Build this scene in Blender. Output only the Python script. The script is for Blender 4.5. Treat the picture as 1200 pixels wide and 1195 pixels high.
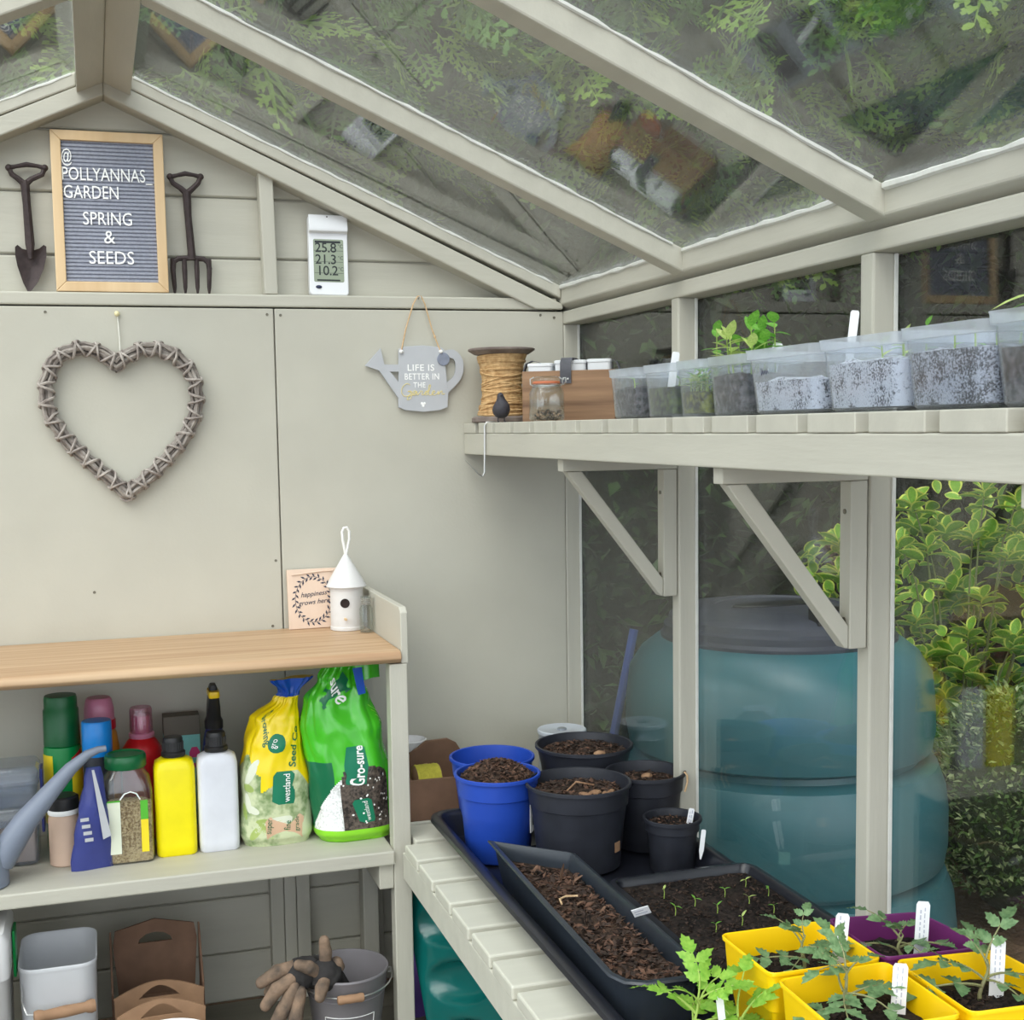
import bpy, math, random
from mathutils import Vector, Matrix, noise
from math import sin, cos, pi, radians as rad

# ------------------------------------------------------------------ scene, camera, light
SC = bpy.context.scene
COL = SC.collection
for o in list(bpy.data.objects):
    bpy.data.objects.remove(o)

cam_d = bpy.data.cameras.new('camera')
cam_d.sensor_width = 36.0
cam_d.lens = 45.317
cam_d.shift_x = 0.02426
cam_d.shift_y = 0.03217
cam_d.clip_start = 0.05
cam = bpy.data.objects.new('camera', cam_d)
COL.objects.link(cam)
_r = Vector((0.9565, -0.2914, -0.0166)); _d = Vector((-0.0419, -0.0806, -0.9959)); _f = Vector((0.2888, 0.9532, -0.0893))
cam.matrix_world = Matrix(((_r.x, -_d.x, -_f.x, -0.9448), (_r.y, -_d.y, -_f.y, -2.5459), (_r.z, -_d.z, -_f.z, 1.16), (0, 0, 0, 1)))
SC.camera = cam

SC.view_settings.view_transform = 'Standard'
SC.view_settings.look = 'None'
SC.view_settings.exposure = 0.36
SC.view_settings.gamma = 1.0
SC.view_settings.use_curve_mapping = False

W = bpy.data.worlds.new('overcast_sky')
SC.world = W
W.use_nodes = True
_bg = W.node_tree.nodes['Background']
_bg.inputs[0].default_value = (0.89, 0.95, 1.03, 1)
_bg.inputs[1].default_value = 2.02

sun_d = bpy.data.lights.new('hazy_sun', 'SUN')
sun_d.energy = 2.25
sun_d.angle = rad(50)
sun_d.color = (1.0, 0.96, 0.89)
sun = bpy.data.objects.new('hazy_sun', sun_d)
COL.objects.link(sun)
sun.rotation_euler = Vector((0.50, 0.62, -0.80)).to_track_quat('-Z', 'Y').to_euler()

try:
    SC.cycles.transparent_max_bounces = 24
    SC.cycles.max_bounces = 10
    SC.cycles.use_denoising = True
    SC.cycles.sample_clamp_indirect = 6
    SC.cycles.caustics_reflective = False
    SC.cycles.caustics_refractive = False
except Exception:
    pass

# ------------------------------------------------------------------ materials
def s(r, g, b):
    f = lambda c: (c / 255 / 12.92) if c / 255 <= 0.04045 else ((c / 255 + 0.055) / 1.055) ** 2.4
    return (f(r), f(g), f(b), 1)

def newmat(name):
    m = bpy.data.materials.new(name); m.use_nodes = True
    nt = m.node_tree
    return m, nt, nt.nodes['Principled BSDF']

def mat(name, col, rough=0.55, var=0.08, scale=18.0, stretch=(1, 1, 1), bump=0.0, bscale=None, bdist=0.002,
        metal=0.0, spec=0.4, col2=None, detail=4.0, sss=0.0, trans=0.0, alpha=1.0, coat=0.0):
    m, nt, p = newmat(name)
    N, L = nt.nodes, nt.links
    tc = N.new('ShaderNodeTexCoord'); mp = N.new('ShaderNodeMapping')
    mp.inputs['Scale'].default_value = stretch
    L.new(tc.outputs['Object'], mp.inputs['Vector'])
    nz = N.new('ShaderNodeTexNoise'); nz.inputs['Scale'].default_value = scale; nz.inputs['Detail'].default_value = detail
    L.new(mp.outputs[0], nz.inputs['Vector'])
    rp = N.new('ShaderNodeValToRGB')
    if col2 is None:
        a = tuple(max(0, c * (1 - var)) for c in col[:3]) + (1,)
        b = tuple(min(1, c * (1 + var)) for c in col[:3]) + (1,)
    else:
        a, b = col, col2
    rp.color_ramp.elements[0].position = 0.32; rp.color_ramp.elements[0].color = a
    rp.color_ramp.elements[1].position = 0.68; rp.color_ramp.elements[1].color = b
    L.new(nz.outputs['Fac'], rp.inputs['Fac'])
    L.new(rp.outputs[0], p.inputs['Base Color'])
    p.inputs['Roughness'].default_value = rough
    p.inputs['Metallic'].default_value = metal
    p.inputs['Specular IOR Level'].default_value = spec
    if coat: p.inputs['Coat Weight'].default_value = coat
    if trans: p.inputs['Transmission Weight'].default_value = trans
    if bump:
        bz = N.new('ShaderNodeTexNoise'); bz.inputs['Scale'].default_value = bscale or scale * 2; bz.inputs['Detail'].default_value = 5
        L.new(mp.outputs[0], bz.inputs['Vector'])
        bp = N.new('ShaderNodeBump'); bp.inputs['Strength'].default_value = bump; bp.inputs['Distance'].default_value = bdist
        L.new(bz.outputs['Fac'], bp.inputs['Height']); L.new(bp.outputs[0], p.inputs['Normal'])
    return m

def leafmat(name, col, col2, scale=9.0, rough=0.45, transl=0.3):
    """leaf: principled + some light passing through"""
    m = mat(name, col, rough, col2=col2, scale=scale, spec=0.35)
    nt = m.node_tree; N, L = nt.nodes, nt.links
    p = N['Principled BSDF']; out = N['Material Output']
    tr = N.new('ShaderNodeBsdfTranslucent'); mx = N.new('ShaderNodeMixShader')
    mx.inputs[0].default_value = transl
    src = p.inputs['Base Color'].links[0].from_socket
    L.new(src, tr.inputs[0]); L.new(p.outputs[0], mx.inputs[1]); L.new(tr.outputs[0], mx.inputs[2])
    L.new(mx.outputs[0], out.inputs[0])
    return m

def glassmat(name, tint=(0.97, 0.985, 0.975), dust=0.05, dustcol=(0.75, 0.77, 0.72), dscale=6.0, f0=0.04, rough=0.0, dvar=0.6, frost=0.0):
    """thin clear sheet: what lies behind, a Fresnel mirror and a film of dust"""
    m, nt, p = newmat(name)
    N, L = nt.nodes, nt.links
    N.remove(p); out = N['Material Output']
    t = N.new('ShaderNodeBsdfTransparent'); t.inputs[0].default_value = (*tint, 1)
    g = N.new('ShaderNodeBsdfAnisotropic'); g.inputs['Roughness'].default_value = rough
    lw = N.new('ShaderNodeLayerWeight'); lw.inputs[0].default_value = 0.5
    pw = N.new('ShaderNodeMath'); pw.operation = 'POWER'; pw.inputs[1].default_value = 5
    L.new(lw.outputs['Facing'], pw.inputs[0])
    ma = N.new('ShaderNodeMath'); ma.operation = 'MULTIPLY_ADD'; ma.inputs[1].default_value = 1 - f0; ma.inputs[2].default_value = f0
    L.new(pw.outputs[0], ma.inputs[0])
    mx = N.new('ShaderNodeMixShader')
    L.new(ma.outputs[0], mx.inputs[0]); L.new(t.outputs[0], mx.inputs[1]); L.new(g.outputs[0], mx.inputs[2])
    d = N.new('ShaderNodeBsdfDiffuse'); d.inputs[0].default_value = (*dustcol, 1)
    tl = N.new('ShaderNodeBsdfTranslucent'); tl.inputs[0].default_value = (*dustcol, 1)
    md = N.new('ShaderNodeMixShader'); md.inputs[0].default_value = 0.5
    L.new(d.outputs[0], md.inputs[1]); L.new(tl.outputs[0], md.inputs[2])
    tc = N.new('ShaderNodeTexCoord'); nz = N.new('ShaderNodeTexNoise'); nz.inputs['Scale'].default_value = dscale; nz.inputs['Detail'].default_value = 6
    L.new(tc.outputs['Object'], nz.inputs['Vector'])
    mr = N.new('ShaderNodeMapRange'); mr.inputs[1].default_value = 0.3; mr.inputs[2].default_value = 0.75
    mr.inputs[3].default_value = dust * (1 - dvar); mr.inputs[4].default_value = dust * (1 + dvar)
    L.new(nz.outputs['Fac'], mr.inputs[0])
    m2 = N.new('ShaderNodeMixShader')
    L.new(mr.outputs[0], m2.inputs[0]); L.new(mx.outputs[0], m2.inputs[1]); L.new(md.outputs[0], m2.inputs[2])
    L.new(m2.outputs[0], out.inputs[0])
    return m

def speckle(name, dark, light, scale, thresh=0.5, soft=0.06, rough=0.8, spec=0.2):
    m, nt, p = newmat(name)
    N, L = nt.nodes, nt.links
    tc = N.new('ShaderNodeTexCoord')
    v = N.new('ShaderNodeTexNoise'); v.inputs['Scale'].default_value = scale; v.inputs['Detail'].default_value = 3; v.inputs['Roughness'].default_value = 0.65
    big = N.new('ShaderNodeTexNoise'); big.inputs['Scale'].default_value = scale * 0.12; big.inputs['Detail'].default_value = 2
    L.new(tc.outputs['Object'], v.inputs['Vector']); L.new(tc.outputs['Object'], big.inputs['Vector'])
    ad = N.new('ShaderNodeMath'); ad.operation = 'MULTIPLY_ADD'; ad.inputs[1].default_value = 0.55
    L.new(big.outputs['Fac'], ad.inputs[0]); L.new(v.outputs['Fac'], ad.inputs[2])
    rp = N.new('ShaderNodeValToRGB')
    rp.color_ramp.elements[0].position = thresh + 0.27 - soft; rp.color_ramp.elements[0].color = dark
    rp.color_ramp.elements[1].position = thresh + 0.27 + soft; rp.color_ramp.elements[1].color = light
    L.new(ad.outputs[0], rp.inputs[0]); L.new(rp.outputs[0], p.inputs['Base Color'])
    p.inputs['Roughness'].default_value = rough; p.inputs['Specular IOR Level'].default_value = spec
    bp = N.new('ShaderNodeBump'); bp.inputs['Strength'].default_value = 0.5; bp.inputs['Distance'].default_value = 0.002
    L.new(v.outputs['Fac'], bp.inputs['Height']); L.new(bp.outputs[0], p.inputs['Normal'])
    return m

M = {}
SAGE = s(187, 184, 171)
M['paint'] = mat('sage_paint', SAGE, 0.55, 0.035, 7, bump=0.12, bscale=160)
M['paint_x'] = mat('sage_paint_grain_x', SAGE, 0.55, 0.05, 30, (0.12, 1, 1), bump=0.35, bscale=160, bdist=0.0012)
M['paint_y'] = mat('sage_paint_grain_y', SAGE, 0.55, 0.05, 30, (1, 0.12, 1), bump=0.35, bscale=160, bdist=0.0012)
M['paint_z'] = mat('sage_paint_grain_z', SAGE, 0.55, 0.05, 30, (1, 1, 0.12), bump=0.35, bscale=160, bdist=0.0012)
M['bench_paint'] = mat('bench_paint', s(200, 198, 184), 0.5, 0.05, 30, (0.15, 1, 1), bump=0.3, bscale=150, bdist=0.001)
M['glass'] = glassmat('window_glass', dust=0.012, f0=0.06)
M['roof_glass'] = glassmat('roof_glass', dust=0.025, f0=0.10, dscale=3.0, dvar=0.8, dustcol=(0.72, 0.75, 0.68))
M['seal'] = mat('white_sealant', s(214, 214, 208), 0.45, 0.06, 40, bump=0.5, bscale=120)
M['oak'] = mat('oak', s(168, 132, 98), 0.42, scale=60, stretch=(0.035, 1, 1), col2=s(194, 164, 130), bump=0.2, bscale=60, detail=8)
M['screw'] = mat('screw_head', s(120, 116, 104), 0.4, metal=0.7)
M['floorboard'] = mat('floorboard', s(120, 116, 104), 0.7, 0.15, 20, (0.1, 1, 1), bump=0.3)
M['iron'] = mat('brown_cast_iron', s(64, 54, 54), 0.6, 0.25, 60, bump=0.5, bscale=200, metal=0.3)
M['pine'] = mat('pine_frame', s(206, 174, 132), 0.5, scale=25, stretch=(1, 1, 0.1), col2=s(222, 194, 154))
M['felt'] = mat('grey_felt', s(152, 155, 168), 0.95, 0.1, 200, spec=0.1)
M['white_plastic'] = mat('white_plastic', s(232, 233, 236), 0.35, 0.01, 5)
M['lcd'] = mat('lcd_glass', s(150, 160, 140), 0.2, 0.03, 5)
M['lcd_ink'] = mat('lcd_ink', s(38, 44, 44), 0.4, 0.02)
M['navy_btn'] = mat('dark_button', s(40, 46, 74), 0.4)
M['twig'] = mat('grey_twig', s(112, 102, 96), 0.8, scale=60, col2=s(164, 156, 148), bump=0.4, bscale=200)
M['twig_pale'] = mat('pale_twig', s(136, 126, 120), 0.8, scale=60, col2=s(182, 174, 166), bump=0.4, bscale=200)
M['cream_pin'] = mat('cream_pin', s(224, 214, 168), 0.3)
M['string'] = mat('white_string', s(224, 222, 212), 0.9)
M['sign_grey'] = mat('sign_grey', s(184, 186, 190), 0.6, 0.03, 30)
M['white_print'] = mat('white_print', s(246, 246, 244), 0.6, 0.01)
M['gold_print'] = mat('gold_print', s(222, 206, 140), 0.45, 0.04)
M['jute'] = mat('jute', s(186, 146, 98), 0.9, scale=120, col2=s(220, 186, 136), bump=0.6, bscale=400)
M['twine'] = mat('twine', s(196, 162, 122), 0.9, scale=200, col2=s(216, 186, 148))
M['slate'] = mat('slate_tag', s(132, 138, 154), 0.6, 0.1, 80)
M['spool_wood'] = mat('spool_wood', s(104, 92, 86), 0.75, scale=30, col2=s(140, 128, 120), bump=0.3)
M['bird_iron'] = mat('bird_iron', s(56, 54, 60), 0.6, 0.3, 90, bump=0.5, bscale=150)
M['trug_wood'] = mat('trug_wood', s(98, 70, 50), 0.55, scale=45, stretch=(0.06, 0.06, 1.0), col2=s(168, 132, 100), detail=8, bump=0.2)
M['leather'] = mat('grey_leather', s(78, 78, 84), 0.6, 0.15, 60, bump=0.3, bscale=300)
M['steel'] = mat('steel', s(200, 200, 198), 0.3, 0.03, metal=0.85)
M['white_card'] = mat('white_card', s(226, 228, 230), 0.7, 0.02)
M['clear'] = glassmat('clear_glass', (0.93, 0.95, 0.94), dust=0.03, f0=0.06)
M['rubber'] = mat('orange_rubber', s(206, 120, 84), 0.5)
M['tub'] = glassmat('milky_tub_plastic', (0.95, 0.965, 0.98), dust=0.10, dustcol=(0.82, 0.86, 0.92), dscale=25, dvar=0.25, rough=0.15)
M['tub_rim'] = glassmat('milky_tub_rim', (0.93, 0.95, 0.975), dust=0.40, dustcol=(0.84, 0.88, 0.93), dscale=25, dvar=0.15, rough=0.15)
M['compost'] = speckle('dark_compost', s(18, 17, 20), s(104, 98, 102), 130, 0.52, 0.12)
M['mossy'] = speckle('mossy_compost', s(22, 28, 18), s(84, 100, 48), 120, 0.52, 0.12)
M['moss_olive'] = speckle('olive_compost', s(34, 36, 14), s(122, 128, 44), 110, 0.5, 0.12)
M['perlite'] = speckle('condensed_compost', s(40, 42, 54), s(206, 210, 222), 420, 0.43, 0.07, 0.6)
M['perlite2'] = speckle('condensed_compost_darker', s(34, 36, 46), s(178, 182, 196), 420, 0.49, 0.08, 0.6)
M['soil'] = speckle('potting_soil', s(26, 21, 18), s(74, 58, 48), 120, 0.5, 0.14, 0.95)
M['soil_dark'] = speckle('seed_compost', s(16, 14, 14), s(50, 42, 38), 160, 0.5, 0.14, 0.95)
M['bark'] = mat('bark_chip', s(58, 42, 34), 0.9, scale=60, col2=s(112, 82, 66), bump=0.4)
M['bark_dark'] = mat('dark_bark_chip', s(36, 28, 24), 0.9, scale=60, col2=s(72, 56, 48))
M['bulb'] = mat('dry_bulb', s(120, 88, 66), 0.8, scale=70, col2=s(178, 142, 110), bump=0.8, bscale=90, bdist=0.004)
M['tag'] = mat('plant_label_white', s(236, 237, 240), 0.5, 0.02)
M['pencil'] = mat('pencil_marks', s(186, 188, 202), 0.8)
M['black_pot'] = mat('black_pot_plastic', s(38, 40, 48), 0.45, 0.18, 30, bump=0.08, spec=0.5)
M['black_tray'] = mat('black_tray_plastic', s(28, 30, 38), 0.3, 0.15, 25, spec=0.55)
M['trough_plastic'] = mat('trough_plastic', s(42, 48, 56), 0.35, 0.12, 25, spec=0.55)
M['blue_pot'] = mat('blue_pot_plastic', s(34, 70, 168), 0.4, 0.06, 15)
M['yellow_pot'] = mat('yellow_pot_plastic', s(250, 204, 6), 0.42, 0.03, 12)
M['purple_pot'] = mat('purple_pot_plastic', s(106, 40, 98), 0.4, 0.05, 12)
M['tomato'] = leafmat('tomato_leaf', s(92, 128, 84), s(138, 170, 120))
M['tomato_lime'] = leafmat('tomato_leaf_lime', s(126, 186, 62), s(170, 214, 92), transl=0.4)
M['tomato_stem'] = mat('tomato_stem', s(122, 118, 88), 0.6, scale=40, col2=s(140, 146, 96))
M['lime_stem'] = mat('lime_stem', s(150, 176, 84), 0.6)
M['pea'] = leafmat('herb_leaf', s(92, 158, 58), s(140, 196, 86))
M['pale_leaf'] = leafmat('pale_leaf', s(168, 196, 104), s(206, 220, 140))
M['white_ceramic'] = mat('white_ceramic', s(228, 227, 228), 0.3, 0.02)
M['kraft'] = mat('kraft_wood', s(116, 88, 70), 0.75, 0.15, 22, bump=0.2)
M['kraft_light'] = mat('kraft_wood_light', s(156, 122, 94), 0.75, 0.14, 22, bump=0.2)
M['yellow_twine'] = mat('yellow_twine', s(176, 168, 62), 0.9, 0.12, 120, bump=0.5, bscale=300)
M['tin'] = mat('galvanised_tin', s(168, 174, 184), 0.35, 0.06, 14, metal=0.6)
M['tin_top'] = mat('pale_tin_lid', s(206, 212, 222), 0.4, 0.04, 14, metal=0.2)
M['blush_wood'] = mat('blush_wood', s(222, 198, 178), 0.6, 0.05, 30, (1, 1, 0.1))
M['ink'] = mat('dark_ink', s(52, 56, 76), 0.7)
M['birdhouse'] = mat('birdhouse_white', s(214, 212, 210), 0.55, 0.03, 30, bump=0.2, bscale=90)
M['hole'] = mat('dark_hole', s(44, 34, 30), 0.9)
M['rope'] = mat('white_rope', s(238, 237, 233), 0.8, 0.04, 80, bump=0.4, bscale=300)

# ------------------------------------------------------------------ mesh helpers
class B:
    def __init__(self): self.v = []; self.f = []; self.m = []
    def add(self, vs, fs, mi=0):
        o = len(self.v); self.v += [tuple(p) for p in vs]
        for f in fs: self.f.append([i + o for i in f]); self.m.append(mi)
        return self
    def box(self, x0, y0, z0, x1, y1, z1, mi=0):
        vs = [(x, y, z) for z in (z0, z1) for y in (y0, y1) for x in (x0, x1)]
        return self.add(vs, [(0, 2, 3, 1), (4, 5, 7, 6), (0, 1, 5, 4), (2, 6, 7, 3), (0, 4, 6, 2), (1, 3, 7, 5)], mi)
    def obox(self, c, size, R=None, mi=0):
        R = R or Matrix.Identity(3)
        h = [x / 2 for x in size]
        vs = [Vector(c) + R @ Vector((x * h[0], y * h[1], z * h[2])) for z in (-1, 1) for y in (-1, 1) for x in (-1, 1)]
        return self.add(vs, [(0, 2, 3, 1), (4, 5, 7, 6), (0, 1, 5, 4), (2, 6, 7, 3), (0, 4, 6, 2), (1, 3, 7, 5)], mi)
    def beam(self, a, b, w, h, up=(0, 0, 1), mi=0):
        a, b = Vector(a), Vector(b); d = (b - a); l = d.length; d.normalize()
        sd = d.cross(Vector(up)).normalized(); u = sd.cross(d)
        R = Matrix((d, sd, u)).transposed()
        return self.obox((a + b) / 2, (l, w, h), R, mi)
    def prism(self, poly, a, b, axis='y', mi=0):
        """extrude a 2D polygon: 'y' -> poly in xz, 'x' -> yz, 'z' -> xy"""
        def P(p, t):
            return {'y': (p[0], t, p[1]), 'x': (t, p[0], p[1]), 'z': (p[0], p[1], t)}[axis]
        n = len(poly)
        ar = sum(poly[i][0] * poly[(i + 1) % n][1] - poly[(i + 1) % n][0] * poly[i][1] for i in range(n))
        flip = (ar < 0) != (axis == 'y')
        vs = [P(p, a) for p in poly] + [P(p, b) for p in poly]
        fs = [tuple(range(n))[::-1], tuple(range(n, 2 * n))] + [(i, (i + 1) % n, n + (i + 1) % n, n + i) for i in range(n)]
        if (b < a): flip = not flip
        if flip: fs = [f[::-1] for f in fs]
        return self.add(vs, fs, mi)
    def loft(self, rings, cap0=True, cap1=True, closed=True, mi=0):
        n = len(rings[0]); vs = [p for r in rings for p in r]; fs = []
        for i in range(len(rings) - 1):
            for j in range(n if closed else n - 1):
                k = (j + 1) % n
                fs.append((i * n + j, i * n + k, (i + 1) * n + k, (i + 1) * n + j))
        if cap0: fs.append(tuple(range(n))[::-1])
        if cap1: fs.append(tuple(range((len(rings) - 1) * n, len(rings) * n)))
        return self.add(vs, fs, mi)
    def lathe(self, prof, n=32, c=(0, 0, 0), mi=0, cap0=True, cap1=True):
        rings = [[(c[0] + r * cos(2 * pi * j / n), c[1] + r * sin(2 * pi * j / n), c[2] + z) for j in range(n)] for r, z in prof]
        return self.loft(rings, cap0, cap1, mi=mi)
    def tube(self, pts, r, n=8, closed=False, caps=True, mi=0):
        pts = [Vector(p) for p in pts]; N = len(pts)
        rr = r if isinstance(r, (list, tuple)) else [r] * N
        rings = []; up = None
        for i, p in enumerate(pts):
            if closed: t = pts[(i + 1) % N] - pts[i - 1]
            else: t = pts[min(i + 1, N - 1)] - pts[max(i - 1, 0)]
            if t.length < 1e-9: t = Vector((0, 0, 1))
            t.normalize()
            if up is None: up = Vector((0, 0, 1)) if abs(t.z) < 0.9 else Vector((1, 0, 0))
            a = up - t * up.dot(t)
            if a.length < 1e-6: a = t.orthogonal()
            a.normalize(); b = t.cross(a); up = a
            rings.append([p + (a * cos(2 * pi * j / n) + b * sin(2 * pi * j / n)) * rr[i] for j in range(n)])
        if closed:
            rings.append(rings[0]); return self.loft(rings, False, False, mi=mi)
        return self.loft(rings, caps, caps, mi=mi)
    def sphere(self, c, r, nu=12, nv=8, mi=0, R=None):
        r = r if isinstance(r, (list, tuple)) else (r, r, r)
        rings = []
        for i in range(nv + 1):
            t = pi * i / nv; q = max(sin(t), 0.02)
            ring = []
            for j in range(nu):
                v = Vector((q * cos(2 * pi * j / nu) * r[0], q * sin(2 * pi * j / nu) * r[1], -cos(t) * r[2]))
                if R: v = R @ v
                ring.append(Vector(c) + v)
            rings.append(ring)
        return self.loft(rings, mi=mi)
    def mesh(self, name, mats, smooth=35):
        me = bpy.data.meshes.new(name)
        me.from_pydata(self.v, [], self.f)
        for m in (mats if isinstance(mats, (list, tuple)) else [mats]): me.materials.append(m)
        if any(self.m): me.polygons.foreach_set('material_index', self.m)
        if smooth:
            me.polygons.foreach_set('use_smooth', [True] * len(me.polygons))
            me.set_sharp_from_angle(angle=rad(smooth))
        me.update()
        return me
    def build(self, name, mats, parent=None, smooth=35, bevel=0, seg=2, label=None, kind=None):
        return put(self.mesh(name, mats, smooth), name, parent, bevel=bevel, seg=seg, label=label, kind=kind)

def put(me, name, parent=None, loc=None, rot=None, scale=None, bevel=0, seg=2, label=None, kind=None):
    o = bpy.data.objects.new(name, me); COL.objects.link(o)
    if parent is not None: o.parent = parent
    if loc is not None: o.location = loc
    if rot is not None: o.rotation_euler = rot
    if scale is not None: o.scale = scale if isinstance(scale, (tuple, list)) else (scale,) * 3
    if bevel:
        b = o.modifiers.new('bevel', 'BEVEL'); b.width = bevel; b.segments = seg; b.limit_method = 'ANGLE'; b.angle_limit = rad(40)
    if label: o['label'] = label
    if kind: o['kind'] = kind
    return o

def thing(name, label, cat, loc=(0, 0, 0), rz=0, group=None):
    o = bpy.data.objects.new(name, None); COL.objects.link(o)
    o.empty_display_size = 0.05
    o.location = loc; o.rotation_euler = (0, 0, rz)
    o['label'] = label; o['category'] = cat
    if group: o['group'] = group
    return o

def tag(o, label, cat, group=None):
    o['label'] = label; o['category'] = cat
    if group: o['group'] = group
    return o

def struct(name, label=None):
    o = bpy.data.objects.new(name, None); COL.objects.link(o); o['kind'] = 'structure'
    o.empty_display_size = 0.05
    if label: o['label'] = label
    return o

def text_mesh(txt, size, m, name='lettering', shear=0.0, align='CENTER', extrude=0.0003, spacing=1.0, thin=0.0):
    c = bpy.data.curves.new('t', 'FONT'); c.body = txt; c.size = size; c.align_x = align; c.shear = shear
    c.extrude = extrude; c.space_character = spacing; c.offset = thin; c.resolution_u = 3
    o = bpy.data.objects.new('t', c); COL.objects.link(o)
    bpy.context.view_layer.update()
    me = bpy.data.meshes.new_from_object(o.evaluated_get(bpy.context.evaluated_depsgraph_get()))
    bpy.data.objects.remove(o); bpy.data.curves.remove(c)
    me.name = name; me.materials.clear(); me.materials.append(m)
    return me

FRONT = (pi / 2, 0, 0)     # text facing -Y

def circ(r, z, n=32, cx=0, cy=0):
    return [(cx + r * cos(2 * pi * j / n), cy + r * sin(2 * pi * j / n), z) for j in range(n)]
def rrect(w, d, rad_, z, k=4, cx=0, cy=0):
    pts = []
    for qx, qy, a0 in ((1, 1, 0), (-1, 1, 90), (-1, -1, 180), (1, -1, 270)):
        for i in range(k + 1):
            a = rad(a0 + 90 * i / k)
            pts.append((cx + qx * (w / 2 - rad_) + rad_ * cos(a), cy + qy * (d / 2 - rad_) + rad_ * sin(a), z))
    return pts

def pts_scale(poly, k):
    cx = sum(p[0] for p in poly) / len(poly); cy = sum(p[1] for p in poly) / len(poly)
    return [(cx + (p[0] - cx) * k, cy + (p[1] - cy) * k) for p in poly]

def soil(outline, z, rough, mound, seed, rings=12, name='soil', m=None, parent=None, skirt=0.0):
    """lumpy soil surface filling an outline; skirt gives it depth below"""
    rnd = random.Random(seed); n = len(outline)
    cx = sum(p[0] for p in outline) / n; cy = sum(p[1] for p in outline) / n
    R = []
    if skirt: R.append([(p[0], p[1], z - skirt) for p in outline])
    for i in range(rings):
        t = 1 - i / rings
        ring = []
        for p in outline:
            x = cx + (p[0] - cx) * t; y = cy + (p[1] - cy) * t
            h = noise.noise(Vector((x * 45 + seed, y * 45, seed * 0.7))) * rough + noise.noise(Vector((x * 140, y * 140 + seed, 2.0))) * rough * 0.8
            if i == 0: h *= 0.3
            ring.append((x, y, z + h + mound * (1 - t * t)))
        R.append(ring)
    b = B().loft(R, bool(skirt), True)
    return b.build(name, m or M['soil'], parent, smooth=60)

def chips(n, sampler, size, mats, seed, parent, name='bark_chips', flat=0.35):
    rnd = random.Random(seed); b = B()
    for i in range(n):
        p = Vector(sampler(rnd)); l = size * rnd.uniform(0.5, 1.7)
        R = Matrix.Rotation(rnd.uniform(0, 2 * pi), 3, 'Z') @ Matrix.Rotation(rnd.uniform(-0.6, 0.6), 3, 'Y') @ Matrix.Rotation(rnd.uniform(-0.6, 0.6), 3, 'X')
        w = l * rnd.uniform(0.2, 0.5); h = l * flat * rnd.uniform(0.3, 0.8)
        vs = [R @ Vector(q) + p for q in ((-l / 2, 0, 0), (0, -w / 2, h / 2), (l / 2, 0, 0), (0, w / 2, h / 3), (0, 0, -h / 2))]
        b.add(vs, [(0, 1, 3), (1, 2, 3), (0, 4, 1), (1, 4, 2), (2, 4, 3), (3, 4, 0)], rnd.randrange(len(mats)))
    return b.build(name, mats, parent, smooth=None, kind='stuff')

# ================================================================== THE SHED
fl = struct('floor')
for i in range(26):
    y = 0.04 - i * 0.12
    B().box(-1.85, y - 0.117, -0.02, 0.05, y, 0.0).build('plank', M['floorboard'], fl, None, bevel=0.002)

ZU = lambda X: 1.408 - 0.441 * (X if X > -0.9 else -1.8 - X)      # underside of the roof frame
ZG = lambda X: ZU(X) + 0.038                                        # under face of the glass

wb = struct('wall_back')
zs = [0.0, 0.102] + [0.102 + 0.1163 * k for k in range(1, 16)]
for a, b_ in zip(zs[:-1], zs[1:]):
    b1 = min(b_ - 0.003, 1.835); a1 = a + 0.0
    hw = lambda z: min(0.905, (1.84 - z) / 0.452)
    if b1 <= a1: continue
    B().prism([(-0.9 - hw(a1), a1), (-0.9 + hw(a1), a1), (-0.9 + hw(b1), b1), (-0.9 - hw(b1), b1)], 0.045, 0.058, 'y').build('siding_board', M['paint_x'], wb, None, bevel=0.003, seg=1)
B().prism([(-1.805, 0), (0.005, 0), (0.005, 1.41), (-0.9, 1.84), (-1.805, 1.41)], 0.054, 0.066, 'y').build('backing', M['paint'], wb, None)
for x0, x1 in ((-1.8, -1.2015), (-1.1985, -0.600), (-0.5975, 0.0)):
    B().box(x0, 0.0, 0.40, x1, 0.012, 1.3965).build('panel', M['paint'], wb, None, bevel=0.0015)
B().box(-1.8, 0.002, 1.4, -0.012, 0.05, 1.424).build('rail', M['paint_x'], wb, None, bevel=0.003)
B().box(-1.8, 0.012, 0.40, 0.0, 0.05, 1.39).build('panel_batten', M['paint'], wb, None)
for mx in (False, True):
    f = (lambda p: (-1.8 - p[0], p[1])) if mx else (lambda p: p)
    poly = [f(p) for p in ((-0.9005 if not mx else -0.8995, 1.783), (-0.9005 if not mx else -0.8995, 1.8175), (-0.002, 1.4115), (-0.002, 1.4005), (-0.06, 1.4005))]
    B().prism(poly, -0.006, 0.05, 'y').build('rafter', M['paint_x'], wb, None, bevel=0.003)
B().prism([(-0.614, 1.425), (-0.588, 1.425), (-0.592, 1.646), (-0.620, 1.658)], 0.006, 0.045, 'y').build('stud', M['paint_z'], wb, None, bevel=0.002)
B().prism([(-1.21, 1.425), (-1.184, 1.425), (-1.18, 1.658), (-1.208, 1.646)], 0.006, 0.045, 'y').build('stud', M['paint_z'], wb, None, bevel=0.002)
for x0, x1 in ((-0.640, -0.6135), (-0.6125, -0.5885), (-0.5875, -0.560), (-0.452, -0.408)):
    B().box(x0, 0.012, 0.0, x1, 0.046, 0.399).build('stud', M['paint_z'], wb, None, bevel=0.002)
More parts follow.
